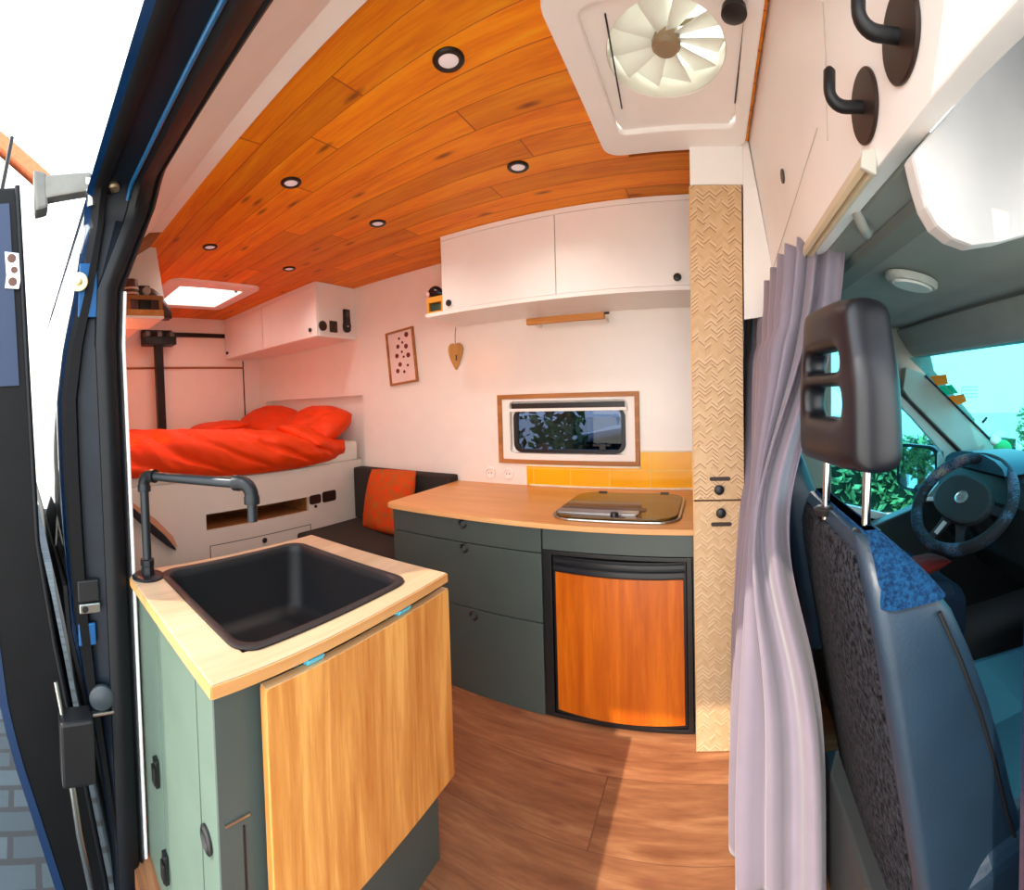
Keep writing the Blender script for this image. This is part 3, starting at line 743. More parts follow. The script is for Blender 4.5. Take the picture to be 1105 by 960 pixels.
# fridge
t = thing('fridge', 'black built-in fridge with an orange cherry-wood door panel', 'fridge', (-.35, 1.9, 0))
b = nb(); box(b, -.650, -.073, KY+.045, YF-.02, .004, .664); mesh('body', b, BLK, t, bev=.003)
b = nb(); ring_prism(b, [(-.647, .003), (-.073, .003), (-.073, .664), (-.647, .664)], [(-.612, .018), (-.093, .018), (-.093, .648), (-.612, .648)], lambda u, v: (u, KY+.003, v), (0, .05, 0)); mesh('surround_frame', b, BLK, t, bev=.002)
def bow(x, y=KY): return y-.020*(1-((x+.3505)/.26)**2)
def bowbox(b, x0, x1, z0, z1, y, th, n=14):
    rg = []
    for i in range(n+1):
        x = lerp(x0, x1, i/n); rg.append([(x, bow(x, y), z0), (x, bow(x, y), z1), (x, y+th, z1), (x, y+th, z0)])
    loft(b, rg)
b = nb(); bowbox(b, -.608, -.096, .022, .645, KY+.012, .034); dr = mesh('door', b, BLK, t, smooth=40)
b = nb(); bowbox(b, -.596, -.106, .036, .583, KY+.006, .006); mesh('wood_panel', b, FRIDGEW, dr, smooth=40)
b = nb(); bowbox(b, -.600, -.100, .596, .612, KY-.004, .014); mesh('handle_bar', b, paint('satin_black_handle', (40, 42, 46), .25), dr, smooth=40)
b = nb(); bowbox(b, -.600, -.100, .626, .638, KY+.002, .012); mesh('top_ridge', b, paint('satin_black_handle', (40, 42, 46), .25), dr, smooth=40)

# tall cupboard
CY = 1.495
t = thing('tall_cupboard', 'tall narrow cupboard with woven bamboo doors right of the fridge', 'cupboard', (.03, 1.85, 0))
b = nb(); box(b, -.058, .112, CY+.02, YF-.004, 0, ZC-.004); mesh('carcass', b, paint('dark_cupboard_side', (84, 60, 44), .6), t)
b = nb(); box(b, -.059, .118, CY, CY+.018, 1.955, ZC-.008); mesh('top_panel', b, WHITE2, t, bev=.001)
for z0, z1, slot, kn in ((.896, 1.953, (777, 516.5), (776, 528)), (.003, .890, (778.5, 565.5), (778, 553))):
    b = nb(); box(b, -.059, .113, CY, CY+.018, z0, z1); mesh.keep = False; dd = mesh('door', b, WEAVE, t, bev=.001)
    p = at(*slot, y=CY); b = nb(); prism(b, [(p.x+u, CY-.0015, p.z+v) for u, v in rrect(-.036, .036, -.007, .007, .0068, 4)], (0, .004, 0)); mesh('grip_slot', b, paint('dark_slot', (52, 32, 22), .6), dd)
    p = at(*kn, y=CY); knob(dd, p, r=.017)
b = nb(); box(b, -.0625, -.0592, CY-.001, CY+.02, .003, 1.95); mesh('edge_strip', b, EDGE, t)

# ================================================================== BED
PXF = -2.285
b = nb()
SL = (1.005, 1.735, .575, .668)
for y0, y1, z0, z1 in ((.38, SL[0], 0, .86), (SL[1], YF-.004, 0, .86), (SL[0], SL[1], 0, SL[2]), (SL[0], SL[1], SL[3], .86)): box(b, PXF-.02, PXF, y0, y1, z0, z1)
bmesh.ops.remove_doubles(b, verts=b.verts, dist=1e-5)
t = thing('bed_platform', 'white boxed bed base with a long shelf slot in its front', 'bed base', (-2.97, 1.3, 0))
mesh('front_panel', b, paint('bed_base_white', (226, 218, 206), .5, var=.02), t)
b = nb(); box(b, -3.64, PXF-.02, .39, YF-.004, .80, .855); box(b, -3.64, PXF-.02, .39, .42, 0, .8); mesh('slatted_top', b, WHITE2, t)
b = nb(); ring_prism(b, [(SL[0]-.002, SL[2]-.012), (SL[1]+.002, SL[2]-.012), (SL[1]+.002, SL[3]+.012), (SL[0]-.002, SL[3]+.012)], [(SL[0]+.006, SL[2]+.001), (SL[1]-.006, SL[2]+.001), (SL[1]-.006, SL[3]-.001), (SL[0]+.006, SL[3]-.001)], lambda u, v: (PXF-.3, u, v), (.279, 0, 0))
box(b, PXF-.31, PXF-.3, SL[0], SL[1], SL[2]-.01, SL[3]+.01); mesh('shelf_slot', b, PLY, t)
b = nb(); ring_prism(b, [(1.02, .06), (1.745, .06), (1.745, .487), (1.02, .487)], [(1.025, .065), (1.740, .065), (1.740, .483), (1.025, .483)], lambda u, v: (PXF-.001, u, v), (.0015, 0, 0)); mesh('drawer_gap', b, BLK, t)
knob(t, at(285, 582.5, x=PXF), (1, 0, 0), .016)
for (px, py), w, h in (((340, 538.5), .048, .030), ((355, 535), .060, .036)):
    p = at(px, py, x=PXF); b = nb(); prism(b, [(PXF-.001, p.y+u, p.z+v) for u, v in rrect(-w, w, -h, h, .016, 4)], (.007, 0, 0)); mesh('socket', b, paint('dark_brown_socket', (48, 30, 26), .4), t, bev=.002)
knob(t, at(340, 546, x=PXF), (1, 0, 0), .010)
b = nb(); box(b, -3.62, PXF-.01, .46, 2.215, .857, 1.0)
tag(mesh('mattress', b, paint('white_mattress_cloth', (232, 226, 214), .8), bev=.03, seg=3), 'white mattress under the orange duvet', 'mattress')

def nz(x, y, z=0, s=1.): return noise.noise(Vector((x*s, y*s, z*s)))
# duvet: a soft closed sheet over the mattress, falling over the front
b = nb()
NU, NV = 90, 110
def duvet_pt(u, v):
    """u 0..1 from the front hem up, over and to the back; v 0..1 from the near side to the pillows"""
    y = lerp(.45, 2.07, v)
    hem = lerp(.915, .868, smooth01((y-.5)/.9)) + .03*smooth01((y-1.6)/.5)
    top = lerp(1.150, 1.075, smooth01((y-.9)/1.1)) - .02*smooth01((.8-y)/.4)
    rx = .16
    end = smooth01((y-1.86)/.22)
    # path in x,z: hem -> belly -> shoulder -> flat -> back
    P = [(-2.262, hem), (-2.225, hem+.05), (-2.215, lerp(hem, top, .45)), (-2.245, lerp(hem, top, .78)), (-2.33, top-.018), (-2.5, top), (-2.9, top-.008), (-3.25, top-.016), (-3.46, top-.03), (-3.515, .99)]
    s = u*(len(P)-1); i = min(int(s), len(P)-2); f = s-i
    p0 = P[max(i-1, 0)]; p1 = P[i]; p2 = P[i+1]; p3 = P[min(i+2, len(P)-1)]
    def cr(a, b_, c, d): return .5*((2*b_)+(-a+c)*f+(2*a-5*b_+4*c-d)*f*f+(-a+3*b_-3*c+d)*f**3)
    x = cr(p0[0], p1[0], p2[0], p3[0]); z = cr(p0[1], p1[1], p2[1], p3[1])
    fold = .018*nz(y*2.2+z*2, z*5+x, 3.1) + .012*nz(y*6+z*5, x*4-z*7, 1.7) + .010*nz(y*13+z*11, x*9-z*6, 5.2) + .005*nz(y*30+z*20, x*16, 8.2)
    sag = abs(nz(y*3.3+z*4, z*3, 9.)); fold -= .016*(1-min(1, sag*5))
    w = min(1, u*6)*min(1, (1-u)*6)
    z += fold*w*(1 if u > .35 else .35); x += fold*w*(1.4 if u < .45 else 0)
    # rounded far end
    z = lerp(z, min(z, 1.015), end*.9); x = lerp(x, x-.05, end*(1 if u < .45 else 0))
    near = smooth01((.52-y)/.08); z = lerp(z, min(z, 1.02), near)
    return Vector((x, y, z))
G = [[b.verts.new(duvet_pt(i/NU, j/NV)) for j in range(NV+1)] for i in range(NU+1)]
for i in range(NU):
    for j in range(NV): b.faces.new([G[i][j], G[i+1][j], G[i+1][j+1], G[i][j+1]])
d = mesh('duvet', b, ORANGE, smooth=180)
sm = d.modifiers.new('thickness', 'SOLIDIFY'); sm.thickness = .02; sm.offset = -1
tag(d, 'bright orange duvet spread over the bed and hanging over its front', 'duvet')
# turned-back corner of the duvet
def pillow(name, c, sx, sy, sz, rot, label, cat='pillow', mat=ORANGE, group=None, seed=0, puff=2.4, parent=None):
    b = nb(); n = 28; M = Matrix.Translation(c) @ rot
    def pt(u, v, s):
        e = max(0, (1-abs(u)**puff)*(1-abs(v)**puff)); h = e**.5
        pin = 1-.07*(1-abs(u))*0
        k = 1-.06*(u*u)*(1-v*v)*0
        kr = .34 if 'pillow' in name else .06
        xx = u*sx*math.sqrt(1-kr*v*v); yy = v*sy*math.sqrt(1-kr*u*u)
        zz = s*h*sz + sz*.18*nz(u*2+seed, v*2, s)*h + sz*.10*nz(u*6+seed, v*5, s+3)*h
        return M @ Vector((xx, yy, zz))
    top = [[b.verts.new(pt(-1+2*i/n, -1+2*j/n, 1)) for j in range(n+1)] for i in range(n+1)]
    bot = [[top[i][j] if i in (0, n) or j in (0, n) else b.verts.new(pt(-1+2*i/n, -1+2*j/n, -1)) for j in range(n+1)] for i in range(n+1)]
    for i in range(n):
        for j in range(n):
            b.faces.new([top[i][j], top[i+1][j], top[i+1][j+1], top[i][j+1]])
            b.faces.new([bot[i][j+1], bot[i+1][j+1], bot[i+1][j], bot[i][j]])
    o = mesh(name, b, mat, parent, smooth=180)
    return tag(o, label, cat, group) if parent is None else o
RX = lambda a: Matrix.Rotation(math.radians(a), 4, 'X')
RY = lambda a: Matrix.Rotation(math.radians(a), 4, 'Y')
RZ = lambda a: Matrix.Rotation(math.radians(a), 4, 'Z')
pillow('pillow', Vector((-2.57, 2.04, 1.12)), .31, .20, .105, RX(30) @ RY(3), 'plump orange pillow at the end of the bed nearest the kitchen', seed=3)
pillow('pillow', Vector((-3.20, 2.03, 1.14)), .33, .22, .095, RX(28) @ RY(8), 'orange pillow with a raised corner at the rear end of the bed', seed=11)
pillow('duvet_fold', Vector((-2.44, 1.90, 1.03)), .20, .20, .07, RX(-18) @ RY(14) @ RZ(20), 'turned-back orange corner of the duvet in front of the nearer pillow', 'duvet', seed=21)
pillow('pillow', Vector((-3.25, 1.58, 1.125)), .25, .22, .045, RX(4), 'flat orange cushion lying behind the duvet ridge', seed=31)

# black lock post on the rear doors
t = thing('door_lock_post', 'black metal post with a lock box on top behind the bed', 'lock post', (-3.55, 1.19, .86))
b = nb(); box(b, -3.585, -3.535, 1.155, 1.225, 1.0, 1.87); mesh('post', b, BLKM, t, bev=.004)
b = nb(); box(b, -3.60, -3.50, 1.06, 1.335, 1.835, 1.90); box(b, -3.64, -3.60, 1.06, 1.335, 1.835, 1.975); mesh('lock_box', b, BLKM, t, bev=.004)
for y in (1.085, 1.19, 1.30):
    b = nb(); box(b, -3.596, -3.50, y-.022, y+.022, 1.902, 1.945); mesh('steel_bolt', b, GALV, t, bev=.008)
b = nb(); box(b, -3.645, -3.62, 1.335, 1.86, 1.925, 1.962); mesh('sliding_rod', b, BLKM, t, bev=.003)

# shelf at the left of the bed, with things on it
SHX = -2.0
def sp(px, py, x=SHX): return at(px, py, x=x)
za, zb = sp(150, 343).z, sp(150, 318).z
y0, y1 = .36, sp(177, 340).y
t = thing('wall_shelf', 'wooden wall shelf with a rail at the left above the bed', 'shelf', (SHX, .5, za))
b = nb(); box(b, SHX-.26, SHX, y0, y1, za, za+.012); mesh('board', b, WHITE2, t, bev=.002)
b = nb(); box(b, SHX-.012, SHX, y0, y1, za+.013, za+.042); mesh('rail', b, PINE, t, bev=.002)
b = nb(); box(b, SHX-.012, SHX, y0, y1, zb-.02, zb); mesh('upper_rail', b, PLY, t, bev=.002)
for y in (y0+.03, (y0+y1)/2, y1-.012):
    b = nb(); box(b, SHX-.011, SHX-.002, y-.008, y+.008, za+.042, zb-.02); mesh('rail_post', b, PLY, t)
b = nb(); box(b, SHX-.25, SHX-.235, .37, .50, za-.010, za-.001)
s_ = NT('warm_led'); s_.b.inputs['Base Color'].default_value = (1, .7, .4, 1); s_.b.inputs['Emission Color'].default_value = (1, .26, .07, 1); s_.b.inputs['Emission Strength'].default_value = 420
mesh('led_strip', b, s_.m, t)
SZ0 = za+.0125
q = sp(141, 318, SHX-.07); mz = zb-za
t = thing('striped_pot', 'dark striped pot at the end of the wall shelf by the door pillar', 'pot', (q.x, q.y, SZ0))
b = nb(); lathe(b, (q.x, q.y, SZ0), (0, 0, 1), [(.030, 0), (.040, .02), (.042, mz+.02), (.036, mz+.075), (.032, mz+.075), (.036, mz+.02), (.03, .02)], 22); mesh('body', b, paint('brown_stoneware', (92, 52, 40), .4, var=.4), t, smooth=50)
for h in (.03, .055):
    b = nb(); lathe(b, (q.x, q.y, SZ0+mz+h-.03), (0, 0, 1), [(.042, 0), (.0432, .005), (.042, .01)], 22); mesh('stripe', b, paint('cream_stripe', (226, 190, 170), .5), t)
q = sp(155, 318, SHX-.07)
t = thing('shelf_ornament', 'small black ornament between the pot and the curved piece on the wall shelf', 'ornament', (q.x, q.y, SZ0))
b = nb(); box(b, q.x-.02, q.x+.02, q.y-.028, q.y+.03, SZ0, SZ0+mz+.05); mesh('body', b, BLK, t, bev=.008)
b = nb(); lathe(b, (q.x+.02, q.y+.006, SZ0+mz+.018), (1, 0, 0), [(.020, -.004), (.020, .02), (.015, .022), (0, .018)], 20); mesh('pale_ring', b, paint('lens_rim_grey', (170, 150, 140), .3), t, smooth=40)
q = sp(170, 318, SHX-.07)
t = thing('curved_ornament', 'dark brown curved piece at the end of the wall shelf nearest the skylight', 'ornament', (q.x, q.y, SZ0))
b = nb(); rg = []
for i in range(13):
    u = i/12; w = .030; h = (mz+.045)*math.cos(u*1.35)**.8
    c = Vector((q.x, q.y-.045+.105*u, SZ0)); rg.append([c+Vector((w*math.cos(a), 0, h*.5+h*.5*math.sin(a))) for a in (2*math.pi*k/12 for k in range(12))])
loft(b, rg); mesh('body', b, paint('brown_leather', (70, 40, 30), .45), t, smooth=60)
b = nb(); box(b, q.x-.032, q.x+.032, q.y-.045, q.y+.062, SZ0, SZ0+.006); mesh('base_plate', b, BLK, t, bev=.002)

# strap and crate seen behind the tap
b = nb(); q = [at(px, py, x=PXF+.02) for px, py in ((128, 540), (140, 549), (152, 560), (166, 572), (178, 582), (189, 592))]
rg = []
for i, p in enumerate(q):
    w = (.022, .026, .028, .030, .026, .006)[i]
    rg.append([p+Vector((-.008, 0, w)), p+Vector((.012, 0, w*.8)), p+Vector((.012, 0, -w)), p+Vector((-.008, 0, -w))])
loft(b, rg); t = tag(mesh('hanging_strap', b, paint('black_strap', (30, 22, 26), .6), smooth=50), 'dark strap hanging across the bed base behind the tap', 'strap')
b = nb(); q = [(140, 540), (168, 560), (186, 578), (191, 590), (178, 581), (160, 566), (140, 548)]
prism(b, [at(px, py, x=PXF+.004) for px, py in q], (.012, 0, 0)); mesh('peach_lining', b, paint('peach_cloth', (206, 150, 116), .8), t)
t = thing('storage_crate', 'low blue-grey crate on the floor behind the sink unit', 'crate', (-1.95, .70, 0))
b = nb(); box(b, -2.20, -1.72, .44, 1.02, 0.0, .40); mesh('body', b, paint('slate_blue_plastic', (70, 92, 124), .5), t, bev=.01)
b = nb(); box(b, -2.21, -1.71, .43, 1.03, .40, .425); mesh('lid', b, paint('slate_blue_lid', (86, 112, 146), .5), t, bev=.008)

# ================================================================== BENCH
t = thing('bench_seat', 'dark bench seat between the bed and the kitchen cabinet', 'bench', (-1.85, 1.9, 0))
b = nb(); box(b, PXF+.004, -1.50, 1.66, YF-.004, 0, .36); mesh('bench_box', b, GREY, t, bev=.002)
b = nb(); box(b, PXF+.006, -1.47, 1.62, YF-.006, .362, .455); mesh('seat_cushion', b, DARKC, t, bev=.022, seg=3)
b = nb(); box(b, PXF+.006, -1.455, 2.135, YF-.004, .457, .815); mesh('back_cushion', b, DARKC, t, bev=.018, seg=3)
PILM = speckle('orange_brown_leaf_print', (170, 96, 40), (214, 66, 20), 26, .85, .1)
pillow('scatter_cushion', Vector((-1.86, 2.035, .645)), .24, .20, .06, RZ(-12) @ RX(74) @ RZ(4), 'orange patterned scatter cushion leaning on the dark bench back', 'cushion', mat=PILM, seed=5)

# ================================================================== SINK UNIT
SX = (-1.235, -.662, .287, .945); SZ = .80
t = thing('sink_cabinet', 'sage green sink cabinet standing in the door opening', 'cabinet', (-.95, .62, 0))
b = nb()
for q in ((-1.225, -1.207, .325, .935, 0, SZ-.027), (-1.207, -.718, .917, .935, 0, SZ-.027), (-.736, -.718, .325, .917, 0, SZ-.027), (-1.207, -.736, .325, .917, .02, .04), (-1.207, -.736, .325, .34, .04, SZ-.21)): box(b, *q)
mesh('carcass', b, SAGE, t)
b = nb(); box(b, -.718, -.711, .312, .935, 0, SZ-.027); mesh('front_panel', b, GREY, t)
b = nb(); box(b, -1.045, -.80, .312, .325, .03, SZ-.03); dr = mesh('door', b, SAGE, t, bev=.002)
b = nb(); box(b, -.795, -.719, .312, .325, .0, SZ-.03); mesh('stile', b, SAGE, t, bev=.002)
b = nb(); box(b, -1.225, -1.05, .312, .325, .0, SZ-.03); mesh('stile', b, SAGE, t, bev=.002)
p = at(224, 905, y=.312); b = nb(); lathe(b, p, (0, -1, 0), [(.012, -.001), (.024, -.001), (.024, .005), (.018, .008), (.012, .004)], 22); mesh('finger_ring', b, BLK, t, smooth=40)
for py in (832, 935):
    p = at(171 if py < 900 else 181, py, y=.312); b = nb(); box(b, p.x-.012, p.x+.012, .300, .312, p.z-.035, p.z+.035); box(b, p.x-.006, p.x+.018, .294, .30, p.z-.022, p.z+.022); mesh('hinge', b, BLK, t, bev=.003)
b = nb(); p = at(245, 889, x=-.711); box(b, -.711, -.706, p.y-.006, p.y+.045, p.z-.002, p.z+.002); mesh('metal_catch', b, STEEL, t)
b = nb(); p = at(247, 893, x=-.711); box(b, -.7112, -.709, p.y+.028, p.y+.032, 0, p.z-.01); mesh('panel_joint', b, BLK, t)

b = nb()
BW = (-1.185, -.722, .380, .842)    # bowl
ring_prism(b, [(SX[1], SX[3]), (SX[0], SX[3]), (SX[0], SX[2]), (SX[1], SX[2])], [(BW[1], BW[3]), (BW[0], BW[3]), (BW[0], BW[2]), (BW[1], BW[2])], lambda u, v: (u, v, SZ-.026), (0, 0, .026))
t = tag(mesh('sink_worktop', b, TOPS, bev=.004), 'pale oak worktop on the sink cabinet with the sink cut in', 'worktop')
b = nb()
for x0, x1, y0, y1 in ((SX[0], SX[1], SX[2]-.002, SX[2]), (SX[1], SX[1]+.002, SX[2], SX[3])): box(b, x0, x1, y0, y1, SZ-.024, SZ-.003)
mesh('edge_band', b, wood('beech_edge_band', (216, 160, 100), (196, 134, 76), 'Y', .5), t)

t = thing('kitchen_sink', 'black square sink set into the pale worktop by the door', 'sink', (-.95, .61, SZ))
SINKM = paint('black_composite', (13, 12, 16), .55, var=.1)
b = nb(); rg = []
for off, z, r in ((.012, SZ+.0005, .05), (.013, SZ+.004, .05), (.010, SZ+.006, .05), (-.004, SZ+.006, .045), (-.008, SZ+.002, .042), (-.010, SZ-.02, .042), (-.026, SZ-.165, .045), (-.040, SZ-.184, .04), (-.075, SZ-.190, .03)):
    rg.append([(u, v, z) for u, v in rrect(BW[0]-off, BW[1]+off, BW[2]-off, BW[3]+off, r, 7)])
ins = [(u, v, SZ-.200) for u, v in rrect(BW[0]-.0, BW[1]+.0, BW[2]-.0, BW[3]+.0, .045, 7)]
loft(b, rg, caps=False); b.faces.new([b.verts.new(Vector((u, v, SZ-.190))) for u, v in rrect(BW[0]+.075, BW[1]-.075, BW[2]+.075, BW[3]-.075, .03, 7)])
bmesh.ops.remove_doubles(b, verts=b.verts, dist=1e-5)
mesh('bowl', b, SINKM, t, smooth=50)
b = nb(); lathe(b, (-.95, .61, SZ-.1895), (0, 0, 1), [(.045, 0), (.045, .003), (.036, .004), (.03, .001), (0, .001)], 26); mesh('drain', b, paint('dark_steel_drain', (60, 60, 64), .3, metal=1), t, smooth=40)

# tap of black pipe fittings
TB = Vector((-1.174, .333, SZ)); TZ = 1.083
TE = at(271, 522, z=TZ); TD = (TE-Vector((TB.x, TB.y, TZ))).normalized()
TAPM = paint('blackened_pipe', (48, 52, 56), .35, metal=.6)
TAPB = paint('blackened_pipe_fitting', (30, 32, 36), .4, metal=.5)
t = thing('tap', 'black pipe-fitting tap arching over the sink', 'tap', TB)
b = nb(); lathe(b, TB, (0, 0, 1), [(.044, 0), (.044, .005), (.040, .008), (.020, .009)], 30); mesh('base_flange', b, TAPB, t, smooth=40)
b = nb(); lathe(b, TB, (0, 0, 1), [(.020, .008), (.020, .014), (.018, .032), (.020, .034), (.020, .05), (.012, .052)], 8); mesh('nut', b, TAPB, t)
b = nb(); tube(b, [TB+Vector((0, 0, .03)), TB+Vector((0, 0, TZ-SZ-.03))], .0125, 16); mesh('riser', b, TAPM, t, smooth=50)
A = Vector((TB.x, TB.y, TZ)); up = Vector((0, 0, 1))
def elbow(c, d_in, d_out, name):
    b = nb(); pts = [c+d_in*.045, c+d_in*.030]; 
    for k in range(7):
        a = math.pi/2*k/6; pts.append(c+d_in*.026*(1-math.sin(a))+d_out*.026*(1-math.cos(a)))
    pts += [c+d_out*.030, c+d_out*.045]
    rs = [.0185, .0185]+[.0165]*7+[.0185, .0185]
    tube(b, pts, .017, 16, rs)
    mesh(name, b, TAPB, t, smooth=50)
elbow(A, -up, TD, 'elbow'); elbow(TE, -TD, -up, 'elbow')
b = nb(); tube(b, [A+TD*.03, TE-TD*.03], .0125, 16); mesh('cross_pipe', b, TAPM, t, smooth=50)
b = nb(); tube(b, [TE-up*.03, TE-up*.085], .0115, 16); mesh('spout', b, TAPM, t, smooth=50)

# fold-down table leaf
t = thing('folding_table_leaf', 'oak board folded down on the side of the sink cabinet', 'table leaf', (-.655, .66, .255))
b = nb(); prism(b, [(-.681, y, z) for y, z in rrect(.390, .945, .252, .757, .006, 3)], (.022, 0, 0)); bd = mesh('board', b, FLAPW, t, bev=.002)
b = nb(); prism(b, [(-.680, .391, .757), (-.660, .391, .757), (-.660, .944, .757), (-.680, .944, .757)], (0, 0, .0015)); mesh('top_edge', b, FLAPE, bd)
BR = paint('pale_blue_plastic', (96, 200, 226), .4)
for y in (at(341, 709, x=-.665).y, at(437, 657, x=-.665).y):
    b = nb(); prism(b, [(-.711, y-.02, .735), (-.700, y-.02, .7575), (-.668, y-.02, .7595), (-.660, y-.02, .772), (-.711, y-.02, .772)], (0, .04, 0))
    mesh('bracket', b, BR, t, bev=.002)

# ================================================================== CURTAIN AND CAB OPENING
t = thing('curtain', 'mauve-grey curtain bunched beside the tall cupboard', 'curtain', (.17, 1.2, .02))
topP = [(.170, 1.98, 1.605), (.180, 1.72, 1.61), (.188, 1.52, 1.605), (.187, 1.30, 1.60), (.188, 1.13, 1.60), (.196, 1.03, 1.60), (.222, .992, 1.60), (.262, .99, 1.60), (.312, .978, 1.60)]
botP = [(.085, 1.42, .02), (.080, 1.34, .02), (.076, 1.26, .02), (.070, 1.18, .02), (.066, 1.10, .02), (.085, 1.03, .02), (.135, .99, .02), (.20, .97, .02), (.262, .96, .02)]
def poly_at(P, s):
    q = s*(len(P)-1); i = min(int(q), len(P)-2); f = q-i
    p0, p1, p2, p3 = (Vector(P[max(0, min(len(P)-1, k))]) for k in (i-1, i, i+1, i+2))
    return .5*((2*p1)+(-p0+p2)*f+(2*p0-5*p1+4*p2-p3)*f*f+(-p0+3*p1-3*p2+p3)*f**3)
b = nb(); NS, NT_ = 260, 60
def cpt(s, tt):
    a, c = poly_at(topP, s), poly_at(botP, s)
    k = smooth01(tt*1.05)**.8
    p = a.lerp(c, k); p.z = lerp(a.z, c.z, tt)
    # waist in the middle (gathered behind the headrest)
    p.x -= .115*math.exp(-((tt-.40)/.22)**2)*smooth01((s-.5)/.4)
    ds = .004; tg = (poly_at(topP, min(1, s+ds))-poly_at(topP, max(0, s-ds))).lerp(poly_at(botP, min(1, s+ds))-poly_at(botP, max(0, s-ds)), k); tg.z = 0; tg.normalize()
    nn = Vector((tg.y, -tg.x, 0))
    hdr = smooth01((tt-.05)/.10)
    ph = 2*math.pi*(11*s**.85)
    amp = lerp(.016, .030, hdr)*(1-.75*smooth01((s-.86)/.1)*(1-hdr))
    phb = 2*math.pi*(6.5*s**.9)+1.2
    wv = lerp(math.sin(ph), math.sin(phb+.6*nz(s*5, tt*1.5)), smooth01((tt-.08)/.5))
    sharp = math.copysign(abs(wv)**.8, wv)
    pinch = .010*math.exp(-((tt-.115)/.02)**2)
    return p + nn*(amp*sharp-pinch*sharp) + Vector((0, 0, .008*math.sin(ph) if tt == 0 else 0))
G = [[b.verts.new(cpt(i/NS, j/NT_)) for j in range(NT_+1)] for i in range(NS+1)]
for i in range(NS):
    for j in range(NT_): b.faces.new([G[i][j], G[i][j+1], G[i+1][j+1], G[i+1][j]])
cu = mesh('cloth', b, CURT, t, smooth=180)
sm = cu.modifiers.new('thickness', 'SOLIDIFY'); sm.thickness = .003
t = thing('curtain_rail', 'cream curtain rail along the edge of the cab opening', 'curtain rail', (.232, 1.3, 1.585))
b = nb(); prism(b, [(x, .60, z) for x, z in ((.212, 1.572), (.219, 1.567), (.224, 1.576), (.228, 1.565), (.234, 1.565), (.232, 1.596), (.214, 1.590))], (0, 1.42, 0)); mesh('track', b, paint('cream_rail', (206, 190, 160), .4), t)
b = nb(); prism(b, [(x, .592, z) for x, z in ((.210, 1.569), (.235, 1.562), (.233, 1.600), (.212, 1.593))], (0, .008, 0)); mesh('end_stop', b, paint('white_clip', (196, 192, 180), .5), t, bev=.003)

# coat hooks
def hook(pc_, tip, label):
    c = on_panel(*pc_); t = thing('coat_hook', label, 'coat hook', c, 'black coat hooks on the panel over the cab')
    R = .046
    b = nb(); lathe(b, c, PNORM, [(R, 0), (R, .003), (R*.95, .005), (0, .006)], 36); mesh('wall_plate', b, paint('dark_bronze_plate', (52, 40, 36), .35, metal=.4), t, smooth=30)
    b = nb(); L = .054; e = c+PNORM*L; pts = [c, c+PNORM*(L-.025)]
    u = Vector((0, 0, 1))
    for k in range(1, 8):
        a = math.pi/2*k/7; pts.append(c+PNORM*(L-.025)+PNORM*.025*math.sin(a)+u*.025*(1-math.cos(a)))
    pts.append(c+PNORM*L+u*.048)
    rr = [.0085]*len(pts); pts.append(c+PNORM*L+u*.053); rr.append(.004)
    tube(b, pts, .0085, 14, rr); mesh('hook_arm', b, BLKM, t, smooth=50)
hook((973, 40), None, 'upper black coat hook, cut by the top of the photograph')
hook((934, 116), None, 'lower black coat hook, whole, nearer the curtain rail')

# ================================================================== CAB
b = nb(); prism(b, [(.272, .525, 1.578), (.272, .525, 1.60), (1.12, .525, 1.62), (1.12, .525, 1.50), (1.05, .525, 1.505), (.95, .525, 1.60)], (0, 1.62, 0))
struct('ceiling_cab', b, CABG, 'dark grey headlining of the driving cab', 'ceiling', bev=.004)
b = nb(); prism(b, [(x, .53, z) for x, z in ((.33, 1.578), (.345, 1.566), (.40, 1.566), (.415, 1.580))], (0, 1.6, 0))
struct('trim_10', b, paint('headlining_rib', (112, 118, 112), .8), 'raised grey rib across the cab headlining', 'trim')
b = nb(); prism(b, [(.93, .3, 1.585), (.985, .3, 1.50), (1.03, .3, 1.455), (1.10, .3, 1.455), (1.12, .3, 1.60)], (0, 1.78, 0))
struct('trim_11', b, paint('header_grey', (150, 154, 148), .7), 'grey header above the windscreen', 'trim', bev=.012)
t = thing('cab_lamp', 'oval grey dome lamp under the cab headlining', 'lamp', at(985, 300, z=1.578))
p = at(985, 300, z=1.580)
for nm, sc, th, m in (('housing', 1., .020, CABL), ('lens', .8, .026, paint('lamp_lens', (200, 200, 192), .3))):
    b = nb(); rg = []
    for k, (f, h) in enumerate(((1, 0), (1, th*.6), (.9, th), (.0, th*1.02))):
        rg.append([p+Vector((.050*sc*max(f, .02)*math.cos(a)+0, .105*sc*max(f, .02)*math.sin(a), -h)) for a in (2*math.pi*q/28 for q in range(28))])
    for r_ in rg:
        for i, v in enumerate(r_): r_[i] = p + RZ(-62) @ (v-p)
    loft(b, rg); mesh(nm, b, m, t, smooth=40)
p = at(929, 247, z=1.565); b = nb(); tube(b, [p+Vector((-.02, -.03, .02)), p+Vector((-.005, -.02, .0)), p+Vector((.02, .02, .0)), p+Vector((.03, .035, .02))], .010, 10)
tag(mesh('grab_handle', b, paint('pale_grey_handle', (150, 152, 146), .5), smooth=50), 'small pale grab handle at the rear of the cab headlining', 'handle')

b = nb(); box(b, .30, 2.2, 2.16, 2.20, -.06, .58); box(b, 1.96, 2.0, .3, 2.16, -.06, .9)
struct('wall_cab', b, DASH, 'dark lining of the lower cab and footwell', 'wall')
CYF = 2.06
def cab(px, py, y=CYF): return at(px, py, y=y)
# driver's door: lower panel, frame round the glass
def tri(pts, y=CYF, th=.05): 
    b = nb(); prism(b, [at(px, py, y=y) for px, py in pts], (0, th, 0)); return b
